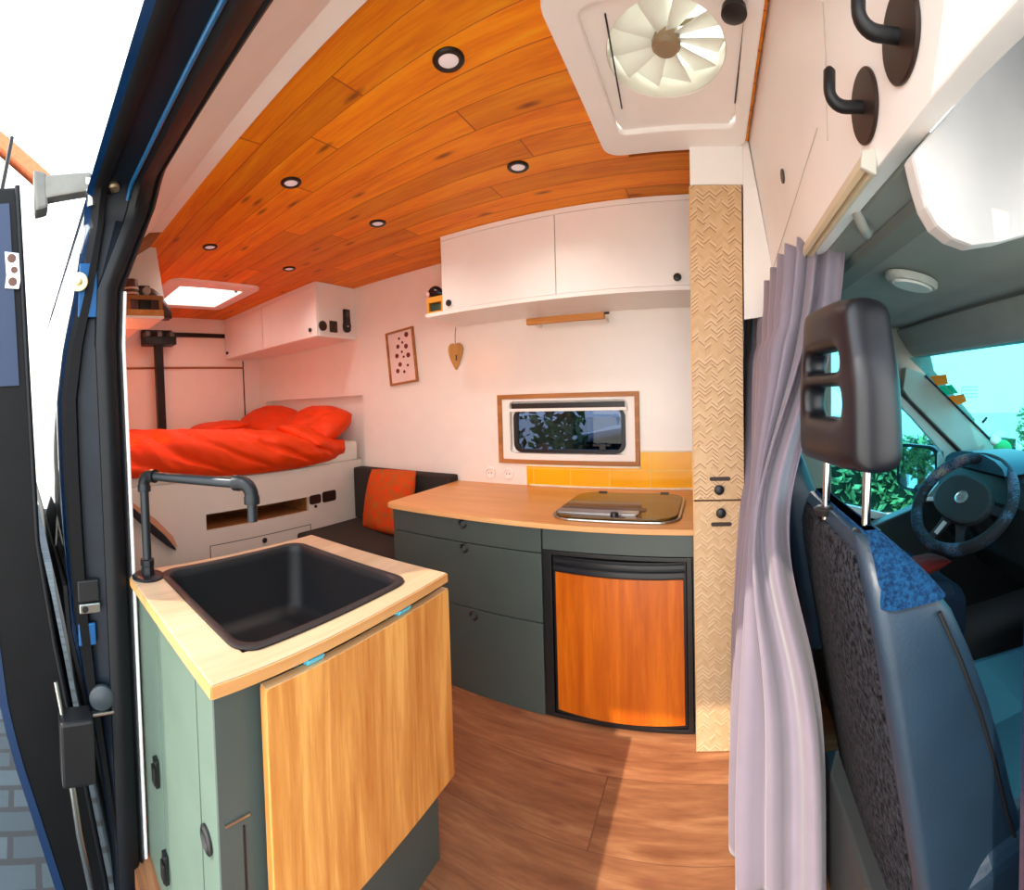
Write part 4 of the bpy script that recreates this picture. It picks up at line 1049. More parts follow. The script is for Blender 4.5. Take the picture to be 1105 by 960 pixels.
# sill line of the door
struct('door_2', tri([(840, 527), (897, 545), (985, 562), (1010, 566), (1010, 700), (840, 720)]), CABL, "driver's door lining under the side window", 'door', bev=.004) and None
d2_ = bpy.data.objects['door_2']; d2_.data.materials[0] = paint('door_lining_grey', (104, 110, 108), .65, var=.06)
WL['door_2'] = Vector((0, 0, 0))
def dpart(name, pts, mat, y=CYF-.004, th=.01, bev=.002): return mesh(name, tri(pts, y, th), mat, d2_, bev=bev)
dpart('white_sill', [(884, 538), (930, 548), (985, 561), (985, 570), (930, 556), (884, 544)], paint('white_sill_plastic', (236, 238, 232), .5), CYF-.02, .03)  # white plastic strip along the window sill
dpart('dark_pocket', [(940, 560), (975, 566), (975, 590), (952, 585), (940, 572)], BLK, CYF-.006, .006)
dpart('front_frame', [(1018, 484), (1020, 512), (1018, 556), (985, 562), (985, 553), (1014, 520), (1014, 490)], paint('door_frame_grey', (190, 194, 186), .6), CYF-.004, .03)
dpart('top_frame', [(900, 352), (982, 431), (1046, 496), (1046, 520), (1022, 560), (1017, 556), (1020, 500), (1014, 484), (983, 449), (890, 360)], paint('door_frame_grey', (190, 194, 186), .6), CYF-.004, .03)
dpart('door_seal', [(900, 345), (984, 427), (1047, 491), (1049, 502), (1043, 500), (1040, 494), (980, 434), (898, 352)], BLK, CYF-.012, .012)
struct('window_3', tri([(897, 370), (985, 448), (1018, 486), (1020, 530), (985, 556), (897, 545)], CYF+.04, .004), glass('side_glass', (150, 222, 236)), "driver's side window glass", 'window')
struct('trim_12', tri([(870, 360), (897, 370), (897, 545), (885, 545), (862, 530)], CYF-.002, .05), paint('pillar_cloth', (150, 150, 138), .7), 'beige pillar behind the side window of the cab', 'trim')
# windscreen pillar
A0, A1 = at(1000, 405, y=2.02), at(1100, 505, y=2.02)
struct('trim_13', tri([(978, 396), (1000, 404), (1048, 452), (1096, 500), (1090, 540), (1046, 510), (1046, 494), (982, 430), (975, 420)], 2.02, .05), paint('pillar_cloth_light', (176, 178, 168), .7), 'pale pillar beside the windscreen', 'trim', bev=.004)
sl = (A1.z-A0.z)/(A1.x-A0.x)
WN = Vector((-sl, 0, 1)).normalized()
SP = (A0, WN)
def scr(px, py, off=0.): return at(px, py, pl=(A0-WN*off, WN))
b = nb(); prism(b, [(A0.x-.10, .25, A0.z-.10*sl), (A0.x-.10, 2.02, A0.z-.10*sl), (A0.x+.9, 2.02, A0.z+.9*sl), (A0.x+.9, .25, A0.z+.9*sl)], WN*.005)
struct('window_4', b, glass('windscreen_glass', (158, 228, 236)), 'pale green tinted windscreen', 'window')
b = nb(); tube(b, [A0+Vector((-.01, -.004, 0)), A1+Vector((.05, -.004, .05*sl))], .007, 6)
struct('trim_14', b, BLK, 'black rubber edge of the windscreen', 'trim')
struct('trim_19', tri([(840, 255), (905, 280), (995, 345), (1008, 400), (1052, 452), (1047, 492), (982, 430), (897, 349), (840, 316)], 2.075, .05), paint('cant_rail_trim', (140, 142, 132), .7), 'grey trim between the cab roof and the side window', 'trim')
# stickers
STO, STG, STW = translucent('orange_sticker', (255, 150, 80), .8), translucent('green_sticker', (40, 180, 150), .8), translucent('white_ink', (240, 246, 246), .8)
def sticker(pts, mat, label):
    b = nb(); prism(b, [scr(px, py, .003) for px, py in pts], WN*.001); return tag(mesh('sticker', b, mat), label, 'sticker', 'stickers on the windscreen')
sticker([(1003, 406), (1021, 404), (1023, 414), (1011, 416)], STO, 'upper orange sticker in the corner of the windscreen')
t = sticker([(1013, 417), (1027, 415), (1034, 424), (1021, 426)], STG, 'green striped sticker between the two orange ones on the windscreen')
WL[t.name] = Vector(t.location)
b = nb(); prism(b, [scr(1019, 417, .0035), scr(1022, 417, .0035), scr(1029, 425, .0035), scr(1026, 425, .0035)], WN*.001); mesh('white_stripe', b, STW, t)
sticker([(1023, 428), (1040, 425), (1043, 433), (1034, 437), (1028, 434)], STO, 'lower orange sticker on the windscreen, below the green one')
t = sticker([(1037, 418), (1038, 418), (1038, 427), (1037, 427)], STW, 'pale lined print on the windscreen beside the stickers'); WL[t.name] = Vector(t.location)
for k in range(4):
    b = nb(); y_ = 417.5+k*3.6; prism(b, [scr(1038, y_, .003), scr(1055, y_-.6, .003), scr(1055, y_+.4, .003), scr(1038, y_+1, .003)], WN*.001); mesh('printed_line', b, STW, t)
p = scr(1060, 456, .01); b = nb(); tube(b, [p, p+Vector((.012, -.01, .018)), p+Vector((.02, -.012, .03))], .007, 8); tag(mesh('toll_clip', b, BLK, smooth=50), 'tiny black clip on the windscreen edge', 'clip')
# green and white ornament at the foot of the windscreen
p = at(1082, 484, x=1.50)
t = thing('dashboard_ornament', 'green and white rounded ornament at the foot of the windscreen', 'ornament', p-Vector((0, 0, .07)))
b = nb(); bmesh.ops.create_uvsphere(b, u_segments=20, v_segments=12, radius=.055, matrix=Matrix.Translation(p) @ Matrix.Diagonal((1, .8, .9, 1))); mesh('body', b, paint('green_felt', (40, 160, 90), .7), t, smooth=60)
b = nb(); bmesh.ops.create_uvsphere(b, u_segments=16, v_segments=10, radius=.032, matrix=Matrix.Translation(p+Vector((-.035, .02, .045)))); bmesh.ops.create_uvsphere(b, u_segments=16, v_segments=10, radius=.03, matrix=Matrix.Translation(p+Vector((.03, -.04, -.035)))); mesh('white_tuft', b, paint('white_felt', (236, 240, 236), .8), t, smooth=60)
b = nb(); lathe(b, p-Vector((0, 0, .08)), (0, 0, 1), [(.03, 0), (.03, .01), (.012, .02), (.012, .04)], 16); mesh('foot', b, DASH, t, smooth=40)

# dashboard
t = thing('dashboard', 'dark dashboard behind the steering wheel', 'dashboard', (1.45, 1.2, .3))
b = nb(); prism(b, [(x, .32, z) for x, z in ((1.18, .55), (1.14, .80), (1.17, .90), (1.28, .955), (1.45, .945), (1.85, .90), (1.95, .86), (1.95, .3), (1.45, .3))], (0, 1.68, 0)); mesh('body', b, DASH, t, bev=.02)
b = nb(); rg = []
for i in range(9):
    u = i/8; a = math.pi*u; y = 1.62-.24*math.cos(a); rg.append([(1.10, y, .93), (1.10, y, .93+.075*math.sin(a)), (1.36, y, .94+.06*math.sin(a)), (1.36, y, .93)])
loft(b, rg); mesh('binnacle', b, paint('blue_grey_binnacle', (30, 74, 96), .4), t, smooth=50)
b = nb(); box(b, 1.135, 1.16, .95, 1.22, .66, .86); mesh('centre_stack', b, paint('blue_black_console', (20, 48, 74), .35), t, bev=.01)
for k in range(3):
    b = nb(); box(b, 1.130, 1.138, 1.0, 1.17, .69+.05*k, .70+.05*k); mesh('control_strip', b, paint('control_teal', (60, 120, 140), .4), t)
b = nb(); prism(b, [(.74, 1.95, .62), (1.16, 1.95, .74), (1.2, 1.95, .50), (1.10, 1.95, .25), (.95, 1.95, .3)], (0, .07, 0)); mesh('lower_trim', b, paint('door_pocket_grey', (66, 72, 70), .35), t, bev=.01)

# steering wheel
wc = at(1040, 540, y=1.50)
t = thing('steering_wheel', 'black steering wheel with a colourful woven cover', 'steering wheel', wc)
wn = Vector((-.70, -.30, .72)).normalized()
wa = Vector((0, 1, 0)); wa = (wa-wn*wa.dot(wn)).normalized(); wb = wn.cross(wa)
WR = .218
def wp(a, r, h=0.): return wc + (wa*math.cos(a)+wb*math.sin(a))*r + wn*h
s = NT('woven_wheel_cover'); tcn = s.coord((1, 1, 1)); n1 = s.noise(tcn, 9, 2); n2 = s.noise(s.coord((3, 60, 20)), 6, 2)
colr = s.ramp(s.math('ADD', s.math('MULTIPLY', n1, .6), s.math('MULTIPLY', n2, .4)), (.40, lin((22, 22, 26))), (.50, lin((30, 34, 42))), (.55, lin((36, 92, 120))), (.60, lin((96, 70, 92))), (.66, lin((150, 146, 116))), (.72, lin((30, 30, 36))))
s.l(colr, s.b.inputs['Base Color']); s.b.inputs['Roughness'].default_value = .8
b = nb(); n = 56; rings = [[wp(2*math.pi*i/n, WR)+((wp(2*math.pi*i/n, 1)-wc)*math.cos(q)+wn*math.sin(q))*.025 for q in (2*math.pi*k/14 for k in range(14))] for i in range(n)]
Rv = [[b.verts.new(v) for v in r_] for r_ in rings]
for i in range(n):
    for k in range(14): b.faces.new([Rv[i][k], Rv[i][(k+1) % 14], Rv[(i+1) % n][(k+1) % 14], Rv[(i+1) % n][k]])
mesh('rim', b, s.m, t, smooth=60)
b = nb(); o = []
for k in range(28):
    a = 2*math.pi*k/28; r = .125+.022*math.cos(2*a); o.append(wp(a, r, -.01))
prism(b, o, wn*.035); hb = mesh('hub', b, paint('hub_black', (40, 44, 46), .45), t, bev=.012)
hz = wp(math.pi/2 if wb.z > 0 else -math.pi/2, .03, .026)
b = nb(); lathe(b, wc+wn*.0255, wn, [(.030, 0), (.030, .003), (.026, .004), (.024, .002), (0, .002)], 28); em = mesh('badge', b, paint('silver_badge', (206, 210, 212), .25, metal=.8), hb, smooth=40)
for q in (-.010, 0, .010):
    b = nb(); c_ = wc+wn*.028+wa*q; tube(b, [c_-wb*.009, c_+wb*.009], .0009, 6); mesh('badge_bar', b, paint('badge_dark', (60, 66, 70), .4), hb)
up_a = math.atan2(wb.z, wa.z)
for da, m in ((math.pi/2+.15, 'black'), (-math.pi/2-.15, 'black'), (math.pi-.35, 'black'), (math.pi+.35, 'black')):
    a = up_a+da; b = nb(); tg = (wp(a+.01, 1)-wp(a-.01, 1)).normalized()
    rg = []
    for r_, w in ((.085, .030), (.14, .020), (.205, .017)): c_ = wp(a, r_, -.002); rg.append([c_+tg*w+wn*.007, c_-tg*w+wn*.007, c_-tg*w-wn*.007, c_+tg*w-wn*.007])
    loft(b, rg); mesh('spoke', b, paint('spoke_black', (34, 36, 40), .4), t, bev=.003)
for da in (math.pi/2+.15, math.pi-.3):
    a = up_a+da; tg = (wp(a+.01, 1)-wp(a-.01, 1)).normalized(); b = nb(); rg = []
    for r_ in (.115, .175): c_ = wp(a, r_, .006); rg.append([c_+tg*.010+wn*.004, c_-tg*.010+wn*.004, c_-tg*.010, c_+tg*.010])
    loft(b, rg); mesh('silver_insert', b, paint('silver_insert', (214, 218, 218), .3, metal=.4), t)
b = nb(); tube(b, [wc-wn*.01, wc-wn*.12, wc-wn*.23], .045, 16, [.05, .05, .06]); mesh('column', b, DASH, t, smooth=50)

# wing mirror outside
mc = at(990, 505, y=2.42)
t = thing('wing_mirror', "black wing mirror outside the driver's window", 'mirror', mc-Vector((0, 0, .15)))
b = nb(); o = rrect(-.105, .105, -.14, .14, .05, 6); mx = Vector((.44, -.90, 0))*1.45
fn = Vector((-.90, -.44, 0))
def mpt(u, v, d=0.): return mc+mx*u*1.+Vector((0, 0, v))+fn*d
b = nb(); loft(b, [[mpt(u, v, 0.) for u, v in o], [mpt(u*1.06, v*1.05, .005) for u, v in o], [mpt(u*1.06, v*1.05, -.03) for u, v in o], [mpt(u*.8, v*.8, -.10) for u, v in o]]); mesh('housing', b, BLK, t, smooth=50)
b = nb(); prism(b, [mpt(u*.90, v*.92, .006) for u, v in o], fn*.003); mesh('glass', b, paint('mirror_silver', (235, 240, 240), .03, metal=1., var=.0), t)
b = nb(); tube(b, [mc+Vector((0, 0, -.12)), mc+Vector((.03, -.1, -.17)), mc+Vector((.04, -.28, -.17))], .03, 10); mesh('arm', b, BLK, t, smooth=50)

# passenger seat, seen from behind and from its door side
SB = 1.03
t = thing('passenger_seat', 'blue-grey leather passenger seat seen from behind at the right', 'seat', (.45, .78, 0))
def seat_sec(z):
    """plan outline of the backrest at height z"""
    k = (SB-z)/.5; k = max(-.2, k)
    xr = .205+.085*k; xf = .300+.19*k+.02*math.sin(math.pi*min(1, max(0, k))); y0, y1 = .555, 1.075+.02*k
    return xr, xf, y0, y1
b = nb(); rg = []
zs = [.25, .35, .45, .55, .65, .75, .85, .92, .97, 1.0, 1.02, 1.03]
for z in zs:
    xr, xf, y0, y1 = seat_sec(z); sh = max(0, (z-.90)/.13); ins = .075*sh**2.2
    y0 += ins*1.2; y1 -= ins*1.2; xr += ins*.25; xf -= ins*.5
    rg.append([(u, v, z) for u, v in rrect(xr, xf, y0, y1, min(.022, (xf-xr)/2.2), 6)])
loft(b, rg)
for f in b.faces: f.material_index = 0
bk = mesh('backrest', b, LEATH, t, smooth=60)
b = nb(); rg = []                       # carpeted back panel
for z in (.25, .4, .55, .7, .82, .90, .95, .985, 1.005):
    xr, xf, y0, y1 = seat_sec(z); sh = max(0, (z-.90)/.13); ins = .075*sh**2.2; xr += ins*.25
    ya, yb = y0+.012+ins*1.3, y1-.012-ins*1.3
    rg.append([(xr+.022, ya, z), (xr-.003, ya+.02, z), (xr-.009, (ya+yb)/2, z), (xr-.003, yb-.02, z), (xr+.022, yb, z)])
loft(b, rg); mesh('carpet_back_panel', b, CARPET, bk, smooth=60)
b = nb(); rg = []                       # blue cloth top
for z in (.945, .955, .975, 1.0, 1.02, 1.036):
    xr, xf, y0, y1 = seat_sec(z); sh = max(0, (z-.90)/.13); ins = .075*sh**2.2; e = .006
    rg.append([(u, v, z) for u, v in rrect(xr+ins*.25+.010, xf-ins*.5+e, y0+ins*1.2-e, y1-ins*1.2+e, min(.024, (xf-xr)/2.4), 6)])
loft(b, rg); mesh('cloth_top', b, BLUEF, bk, smooth=60)
b = nb(); pp = []
for z in (.93, .85, .75, .65, .55, .45, .35):
    xr, xf, y0, y1 = seat_sec(z); pp.append((xf-.028, y0-.001, z))
tube(b, pp, .0035, 6); mesh('piping', b, BLK, bk)
b = nb(); rg = []
for x, zt, w in ((.36, .50, .02), (.42, .53, 0), (.7, .52, 0), (.88, .50, .0), (.95, .46, .04)):
    rg.append([(x, .55+w, .26), (x, .54+w, zt-.05), (x, .58+w, zt), (x, .78, zt-.03), (x, .98-w, zt), (x, 1.02-w, zt-.05), (x, 1.01-w, .26)])
loft(b, rg); mesh('seat_cushion', b, LEATH, t, bev=.015)
b = nb(); box(b, .285, .85, .585, 1.10, 0.0, .30); mesh('seat_box', b, DASH, t, bev=.01)
# headrest with two openings
HX, HY0, HY1 = (.205, .315), .615, .875
b = nb(); n = 40
def hr_outline(f): 
    """rounded trapezium in y,z"""
    pts = []
    for k in range(n):
        a = 2*math.pi*k/n; c, s_ = math.cos(a), math.sin(a)
        e = 3.2; r = (abs(c)**e+abs(s_)**e)**(-1/e)
        z = 1.265+.142*r*s_; w = lerp(1.0, .80, smooth01((z-1.22)/.18))
        pts.append((lerp(HY0, HY1, .5)+(HY1-HY0)/2*r*c*w*f, z if f == 1 else 1.265+.142*r*s_*f))
    return pts
def hole(cy, cz, hw, hh, p=3.5):
    o = []
    for k in range(n):
        a = 2*math.pi*k/n; c, s_ = math.cos(a), math.sin(a); r = (abs(c)**p+abs(s_)**p)**(-1/p); o.append((cy+hw*r*c, cz+hh*r*s_))
    return o
hc = (HY0+HY1)/2
# built as a grid in (y,z) with holes left out, rounded by a modifier
YS = [HY0, .645, .675, .715, .80, .83, .852, HY1]; ZS = [1.125, 1.175, 1.215, 1.265, 1.292, 1.325, 1.365, 1.41]
b = nb(); V = {}
def hv(i, j, s_):
    k = (i, j, s_)
    if k not in V:
        y = YS[i]; z = ZS[j]; w = lerp(1., .74, smooth01((z-1.24)/.17)) if True else 1
        y2 = hc+(y-hc)*w
        lean = .02*(1.41-z)/.28
        ext = (abs(y-hc)/(HY1-hc))
        x = (HX[0]-.0+.012*ext**3+lean*.2) if s_ == 0 else (HX[1]-.022*ext**3+lean*.6)
        if s_ == 1 and i >= 2: x -= .052
        q = Vector((x-HX[0], y2-HY0, 0)); q = RZ(9) @ q
        V[k] = b.verts.new((HX[0]+q.x, HY0+q.y, z))
    return V[k]
NI, NJ = len(YS)-1, len(ZS)-1
def solid(i, j):
    if not (0 <= i < NI and 0 <= j < NJ): return False
    if i in (2, 3, 4) and j in (2,): return False
    if i in (2, 3, 4) and j in (4,): return False
    return True
for i in range(NI):
    for j in range(NJ):
        if not solid(i, j): continue
        b.faces.new([hv(i, j, 0), hv(i, j+1, 0), hv(i+1, j+1, 0), hv(i+1, j, 0)])
        b.faces.new([hv(i, j, 1), hv(i+1, j, 1), hv(i+1, j+1, 1), hv(i, j+1, 1)])
        for di, dj, A_, B_ in ((-1, 0, (i, j), (i, j+1)), (1, 0, (i+1, j), (i+1, j+1)), (0, -1, (i, j), (i+1, j)), (0, 1, (i, j+1), (i+1, j+1))):
            if not solid(i+di, j+dj): b.faces.new([hv(*A_, 0), hv(*B_, 0), hv(*B_, 1), hv(*A_, 1)])
hd = mesh('headrest', b, paint('dark_headrest_foam', (22, 22, 28), .36, var=.1), t, smooth=180)
ss = hd.modifiers.new('round', 'SUBSURF'); ss.levels = 3; ss.render_levels = 3
HM = CHROME
for y in (.672, .83):
    hx_ = .252-(y-.672)*.16
    b = nb(); tube(b, [(hx_, y, 1.16), (hx_-.004, y, .99)], .0075, 14); mesh('headrest_post', b, HM, hd, smooth=50)
    b = nb(); lathe(b, (hx_-.003, y, 1.026), (0, 0, 1), [(.020, -.010), (.025, .002), (.018, .007), (.010, .008)], 20); mesh('post_collar', b, BLK, hd, smooth=50)

# driver's seat, mostly hidden
t = thing('driver_seat', "dark blue driver's seat by the far cab door", 'seat', (.55, 1.72, 0))
b = nb(); rg = []
for z in (.35, .5, .7, .9, 1.0, 1.04):
    k = (1.04-z)/.5; s_ = .05*max(0, (z-.9)/.14)**2
    rg.append([(u, v, z) for u, v in rrect(.22+.08*k, .33+.16*k, 1.48+s_, 1.92-s_, .045, 5)])
loft(b, rg); mesh('backrest', b, LEATH, t, smooth=60)
b = nb(); rg = []
for x, zt in ((.42, .50), (.5, .54), (.78, .53), (.92, .50), (.98, .46)): rg.append([(x, 1.47, .25), (x, 1.46, zt-.04), (x, 1.50, zt), (x, 1.90, zt), (x, 1.94, zt-.04), (x, 1.93, .25)])
loft(b, rg); mesh('seat_cushion', b, paint('navy_seat_cloth', (24, 44, 66), .7, bump=.2), t, bev=.015)
b = nb(); box(b, .45, .9, 1.5, 1.9, 0, .25); mesh('seat_box', b, DASH, t, bev=.01)
pillow('red_scarf', Vector((.80, 1.55, .565)), .14, .07, .028, RZ(20), "dark red scarf lying on the driver's seat", 'scarf', mat=paint('dark_red_wool', (120, 30, 24), .9, bump=.4), seed=44)

b = nb()
for q in ((.30, .42, .24, .34, -.2, 1.9), (.42, 1.9, .24, .30, -.2, .95), (.42, 1.6, .26, .30, 1.62, 1.9), (1.45, 1.9, .26, .30, .95, 1.3)): box(b, *q)
struct('door_3', b, BLUE, 'passenger door and door pillar beside the cab, outside the frame', 'door')
# ================================================================== SLIDING DOOR, OPEN
t = thing('sliding_door', 'dark blue sliding door pushed open at the left edge', 'sliding door', (-1.9, -.02, -.25))
DI = [(1.93, .026), (1.3, .034), (.9, .040), (.6, .078), (.44, .105), (.25, .14), (-.1, .195), (-.3, .215)]
DO = [(1.93, -.10), (.9, -.115), (.5, -.10), (.3, -.062), (.1, -.005), (-.1, .05), (-.3, .09)]
zz = [1.93, 1.85, 1.6, 1.3, 1.1, .9, .75, .6, .44, .35, .25, .1, -.1, -.25]
sec = [(pw(DI, z), z) for z in zz]+[(pw(DO, z), z) for z in zz[::-1]]
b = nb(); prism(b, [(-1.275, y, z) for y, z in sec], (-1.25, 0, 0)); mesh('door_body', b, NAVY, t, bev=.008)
sec2 = [(pw(DO, z)-.004, z) for z in zz]+[(pw(DO, z)+.02, z) for z in zz[::-1]]
b = nb(); prism(b, [(-1.272, y, z) for y, z in sec2], (-1.25, 0, 0)); mesh('outer_skin', b, paint('door_edge_blue', (8, 40, 76), .5, coat=.1), t)
b = nb(); tube(b, [(-1.272, pw(DI, z)-.004, z) for z in zz], .008, 8); mesh('edge_seal', b, RUB, t, smooth=60)
sec3 = [(pw(DI, z)-.03, z) for z in (1.88, 1.6, 1.35)]+[(pw(DO, z)+.035, z) for z in (1.35, 1.6, 1.88)]
b = nb(); prism(b, [(-1.273, y, z) for y, z in sec3], (.004, 0, 0)); mesh('upper_edge_panel', b, paint('door_edge_blue', (8, 40, 76), .5, coat=.1), t)
# latch plate with holes
p = at(14, 292, x=-1.27)
b = nb(); prism(b, [(-1.272, p.y+u, p.z+v) for u, v in ((-.022, .055), (.020, .048), (.022, -.03), (.016, -.056), (-.026, -.052), (-.020, -.015))], (.008, 0, 0)); lp = mesh('latch_plate', b, STEEL, t, bev=.002)
for v in (.034, .0, -.034):
    b = nb(); disc(b, (-1.2645, p.y-.002+(.006 if v == 0 else 0), p.z+v), (1, 0, 0), .013 if v else .010, .0012, 16); mesh('latch_hole', b, paint('rust_hole', (96, 60, 48), .6), lp)
# roller arm from the door into the head rail
A_ = at(44, 206, x=-1.265); B_ = at(100, 199, x=-1.215); C_ = at(120, 203, x=-1.17)
b = nb(); hh = .046
def beam(b, P, Q, h0, h1, w):
    d_ = (Q-P).normalized(); s_ = Vector((1, 0, 0)); s_ = (s_-d_*s_.dot(d_)).normalized()*w
    rg = [[P+s_+Vector((0, 0, h0)), P-s_+Vector((0, 0, h0)), P-s_-Vector((0, 0, h0)), P+s_-Vector((0, 0, h0))], [Q+s_+Vector((0, 0, h1)), Q-s_+Vector((0, 0, h1)), Q-s_-Vector((0, 0, h1)), Q+s_-Vector((0, 0, h1))]]
    loft(b, rg)
beam(b, A_, B_, .034, .026, .02); ar = mesh('roller_arm', b, GALV, t, bev=.006)
b = nb(); beam(b, A_+Vector((-.004, -.02, -.01)), A_+Vector((-.004, .018, -.01)), .06, .05, .03); mesh('arm_foot', b, GALV, ar, bev=.008)
b = nb(); beam(b, B_-Vector((0, .015, .0)), C_, .010, .009, .016); mesh('arm_link', b, STEEL, ar, bev=.003)
b = nb(); q = at(99, 212, x=-1.21); lathe(b, q+Vector((0, 0, -.03)), (0, 0, 1), [(.014, 0), (.014, .03), (.018, .034), (.018, .046), (0, .048)], 14); mesh('bolt', b, STEEL, ar, smooth=40)
b = nb(); q = at(122, 193, x=-1.17); lathe(b, q+Vector((0, 0, -.03)), (0, 0, 1), [(.016, 0), (.020, .006), (.016, .02), (.016, .035), (.022, .04), (.022, .055), (0, .058)], 18); mesh('roller', b, paint('worn_brass', (170, 150, 120), .4, metal=.7), ar, smooth=40)

# fittings on the pillar
b = nb(); qa, qb = at(86, 284, x=-1.207), at(104, 284, x=-1.207); qc, qd = at(106, 342, x=-1.207), at(84, 342, x=-1.207)
prism(b, [qa, qb, qc, qd], (-.006, 0, 0))
struct('trim_17', b, BLUEJ, 'bare blue patch on the upper door jamb round the stud', 'trim', bev=.002)
q = at(85.5, 304, x=-1.198); t = thing('door_striker', 'round brass-coloured stud on the blue door jamb', 'striker', q)
b = nb(); lathe(b, q-Vector((.004, 0, 0)), (1, -.35, 0), [(.026, 0), (.026, .006), (.018, .009), (.010, .008), (.010, .02), (.006, .022), (0, .022)], 24); mesh('stud', b, paint('brass_stud', (206, 190, 150), .35, metal=.7), t, smooth=40)
q = at(82, 800, x=-1.20); t = thing('door_stop_box', 'black door stop box low on the door pillar', 'door stop', q-Vector((0, 0, .09)))
b = nb(); box(b, q.x-.02, q.x+.05, q.y-.045, q.y+.045, q.z-.085, q.z+.085); mesh('housing', b, BLK, t, bev=.008)
b = nb(); tube(b, [at(60, 735, x=-1.20), at(68, 775, x=-1.19)], .006, 8); tube(b, [at(76, 832, x=-1.19), at(86, 900, x=-1.19), at(100, 965, x=-1.19)], .010, 8); mesh('steel_strip', b, STEEL, t, smooth=50)
q = at(96, 655, x=-1.205); t = thing('door_guide_plate', 'steel guide plate with a hole on the door pillar', 'guide plate', q-Vector((0, 0, .02)))
b = nb(); box(b, q.x-.01, q.x+.012, q.y-.028, q.y+.03, q.z-.012, q.z+.014); pl = mesh('plate', b, STEEL, t, bev=.003)
b = nb(); disc(b, (q.x+.0125, q.y-.012, q.z), (1, 0, 0), .009, .001, 14); mesh('hole', b, BLK, pl)
b = nb(); box(b, q.x-.012, q.x+.004, q.y-.03, q.y+.03, q.z+.016, q.z+.075); mesh('dark_recess', b, BLK, t, bev=.004)
q = at(110, 752, x=-1.20); t = thing('pillar_buffer', 'rounded grey rubber buffer on the door pillar above the stop box', 'buffer', q-Vector((0, 0, .03)))
b = nb(); lathe(b, q-Vector((.004, 0, 0)), (1, -.2, 0), [(.034, 0), (.034, .010), (.026, .016), (0, .018)], 22); mesh('pad', b, paint('grey_rubber', (52, 60, 66), .5), t, smooth=40)
b = nb(); box(b, q.x-.004, q.x+.014, q.y-.03, q.y+.03, q.z-.042, q.z-.034); mesh('metal_lip', b, STEEL, t, bev=.002)
q = at(94, 684, x=-1.21); b = nb(); box(b, q.x-.004, q.x+.004, q.y-.024, q.y+.024, q.z-.03, q.z+.03); 
struct('trim_15', b, BLUEJ, 'bare blue patch on the lower door jamb', 'trim', bev=.003)

# ================================================================== OUTSIDE
b = nb(); box(b, -14, 3, -.62, 2.4, -.62, -.52)
struct('ground', b, cobbles('grey_cobbles'), 'grey cobbled ground outside the van', 'ground')
b = nb(); box(b, -40, 40, -40, -.62, -.64, -.525); box(b, -40, 40, 2.4, 40, -.64, -.525); box(b, 3, 40, -.62, 2.4, -.64, -.525); box(b, -40, -14, -.62, 2.4, -.64, -.525)
struct('ground_2', b, paint('pale_bounce_ground', (206, 198, 186), .9, var=.05), 'pale ground beyond the cobbles, added to bounce light upward', 'ground')  # pale surface added to reflect sunlight up to the ceiling
t = thing('house', 'cream rendered house with a terracotta roof verge behind the open door', 'house', (-12, -4, -.52))
HXW = -9.0
r0, r1 = at(-40, 108, x=HXW), at(50, 184, x=HXW)
dy, dz = r1.y-r0.y, r1.z-r0.z
ev = r1+Vector((0, dy, dz))*.05; rg_ = r0+Vector((0, -dy, -dz))*1.2
yr, zr = rg_.y, rg_.z; yl = 2*yr-ev.y
b = nb(); prism(b, [(HXW-.15, ev.y-.05, -.52), (HXW-.15, ev.y-.05, ev.z-.45), (HXW-.15, yr, zr-.45), (HXW-.15, yl, ev.z-.45), (HXW-.15, yl, -.52)], (-7, 0, 0)); mesh('wall', b, SKINW, t)
b = nb(); prism(b, [(HXW, ev.y, ev.z), (HXW, yr, zr), (HXW, yr, zr-.35), (HXW, ev.y, ev.z-.35)], (-7.3, 0, 0)); prism(b, [(HXW, yl, ev.z), (HXW, yr, zr), (HXW, yr, zr-.35), (HXW, yl, ev.z-.35)], (-7.3, 0, 0)); mesh('roof', b, TERRA, t)
b = nb(); box(b, HXW-.2, HXW-.1, yr-.9, yr-.1, .8, 2.0); wn_ = mesh('window', b, paint('house_window_glass', (60, 80, 96), .1), t)
q = at(10, 170, x=-6.0); b = nb(); tube(b, [at(0, 215, x=-2.4), at(6, 185, x=-2.4), at(13, 148, x=-2.4)], .012, 8)
tag(mesh('door_cable', b, RUB, smooth=50), 'thin black cable beside the top of the open door', 'cable')
# leaves
def leafmat(name, c1, c2):
    s = NT(name); oi = s.noise(s.coord(), 9, 2); s.l(s.ramp(oi, (.35, lin(c1)), (.65, lin(c2))), s.b.inputs['Base Color']); s.b.inputs['Roughness'].default_value = .5
    s.b.inputs['Transmission Weight'].default_value = .0
    return s.m
LF = leafmat('hedge_leaves', (40, 70, 34), (150, 180, 110))
def foliage(name, cx, cy, cz, rx, ry, rz, n, label, parent=None, size=.045):
    b = nb()
    for k in range(n):
        while True:
            p = Vector((random.uniform(-1, 1), random.uniform(-1, 1), random.uniform(-1, 1)))
            if .55 < max(abs(p.x), abs(p.y), abs(p.z)) and sum(abs(q)**4 for q in p) < 1: break
        c = Vector((cx+p.x*rx, cy+p.y*ry, cz+p.z*rz)); a = Vector((random.gauss(0, 1), random.gauss(0, 1), random.gauss(0, 1))).normalized(); e = a.orthogonal().normalized(); sz = size*random.uniform(.6, 1.3)
        v = [b.verts.new(c+a*sz), b.verts.new(c+e*sz*.45), b.verts.new(c-a*sz), b.verts.new(c-e*sz*.45)]; b.faces.new(v)
    return mesh(name, b, LF, parent)
t = thing('bush', 'leafy bush outside the small kitchen window', 'bush', (-1.72, 2.92, -.52))
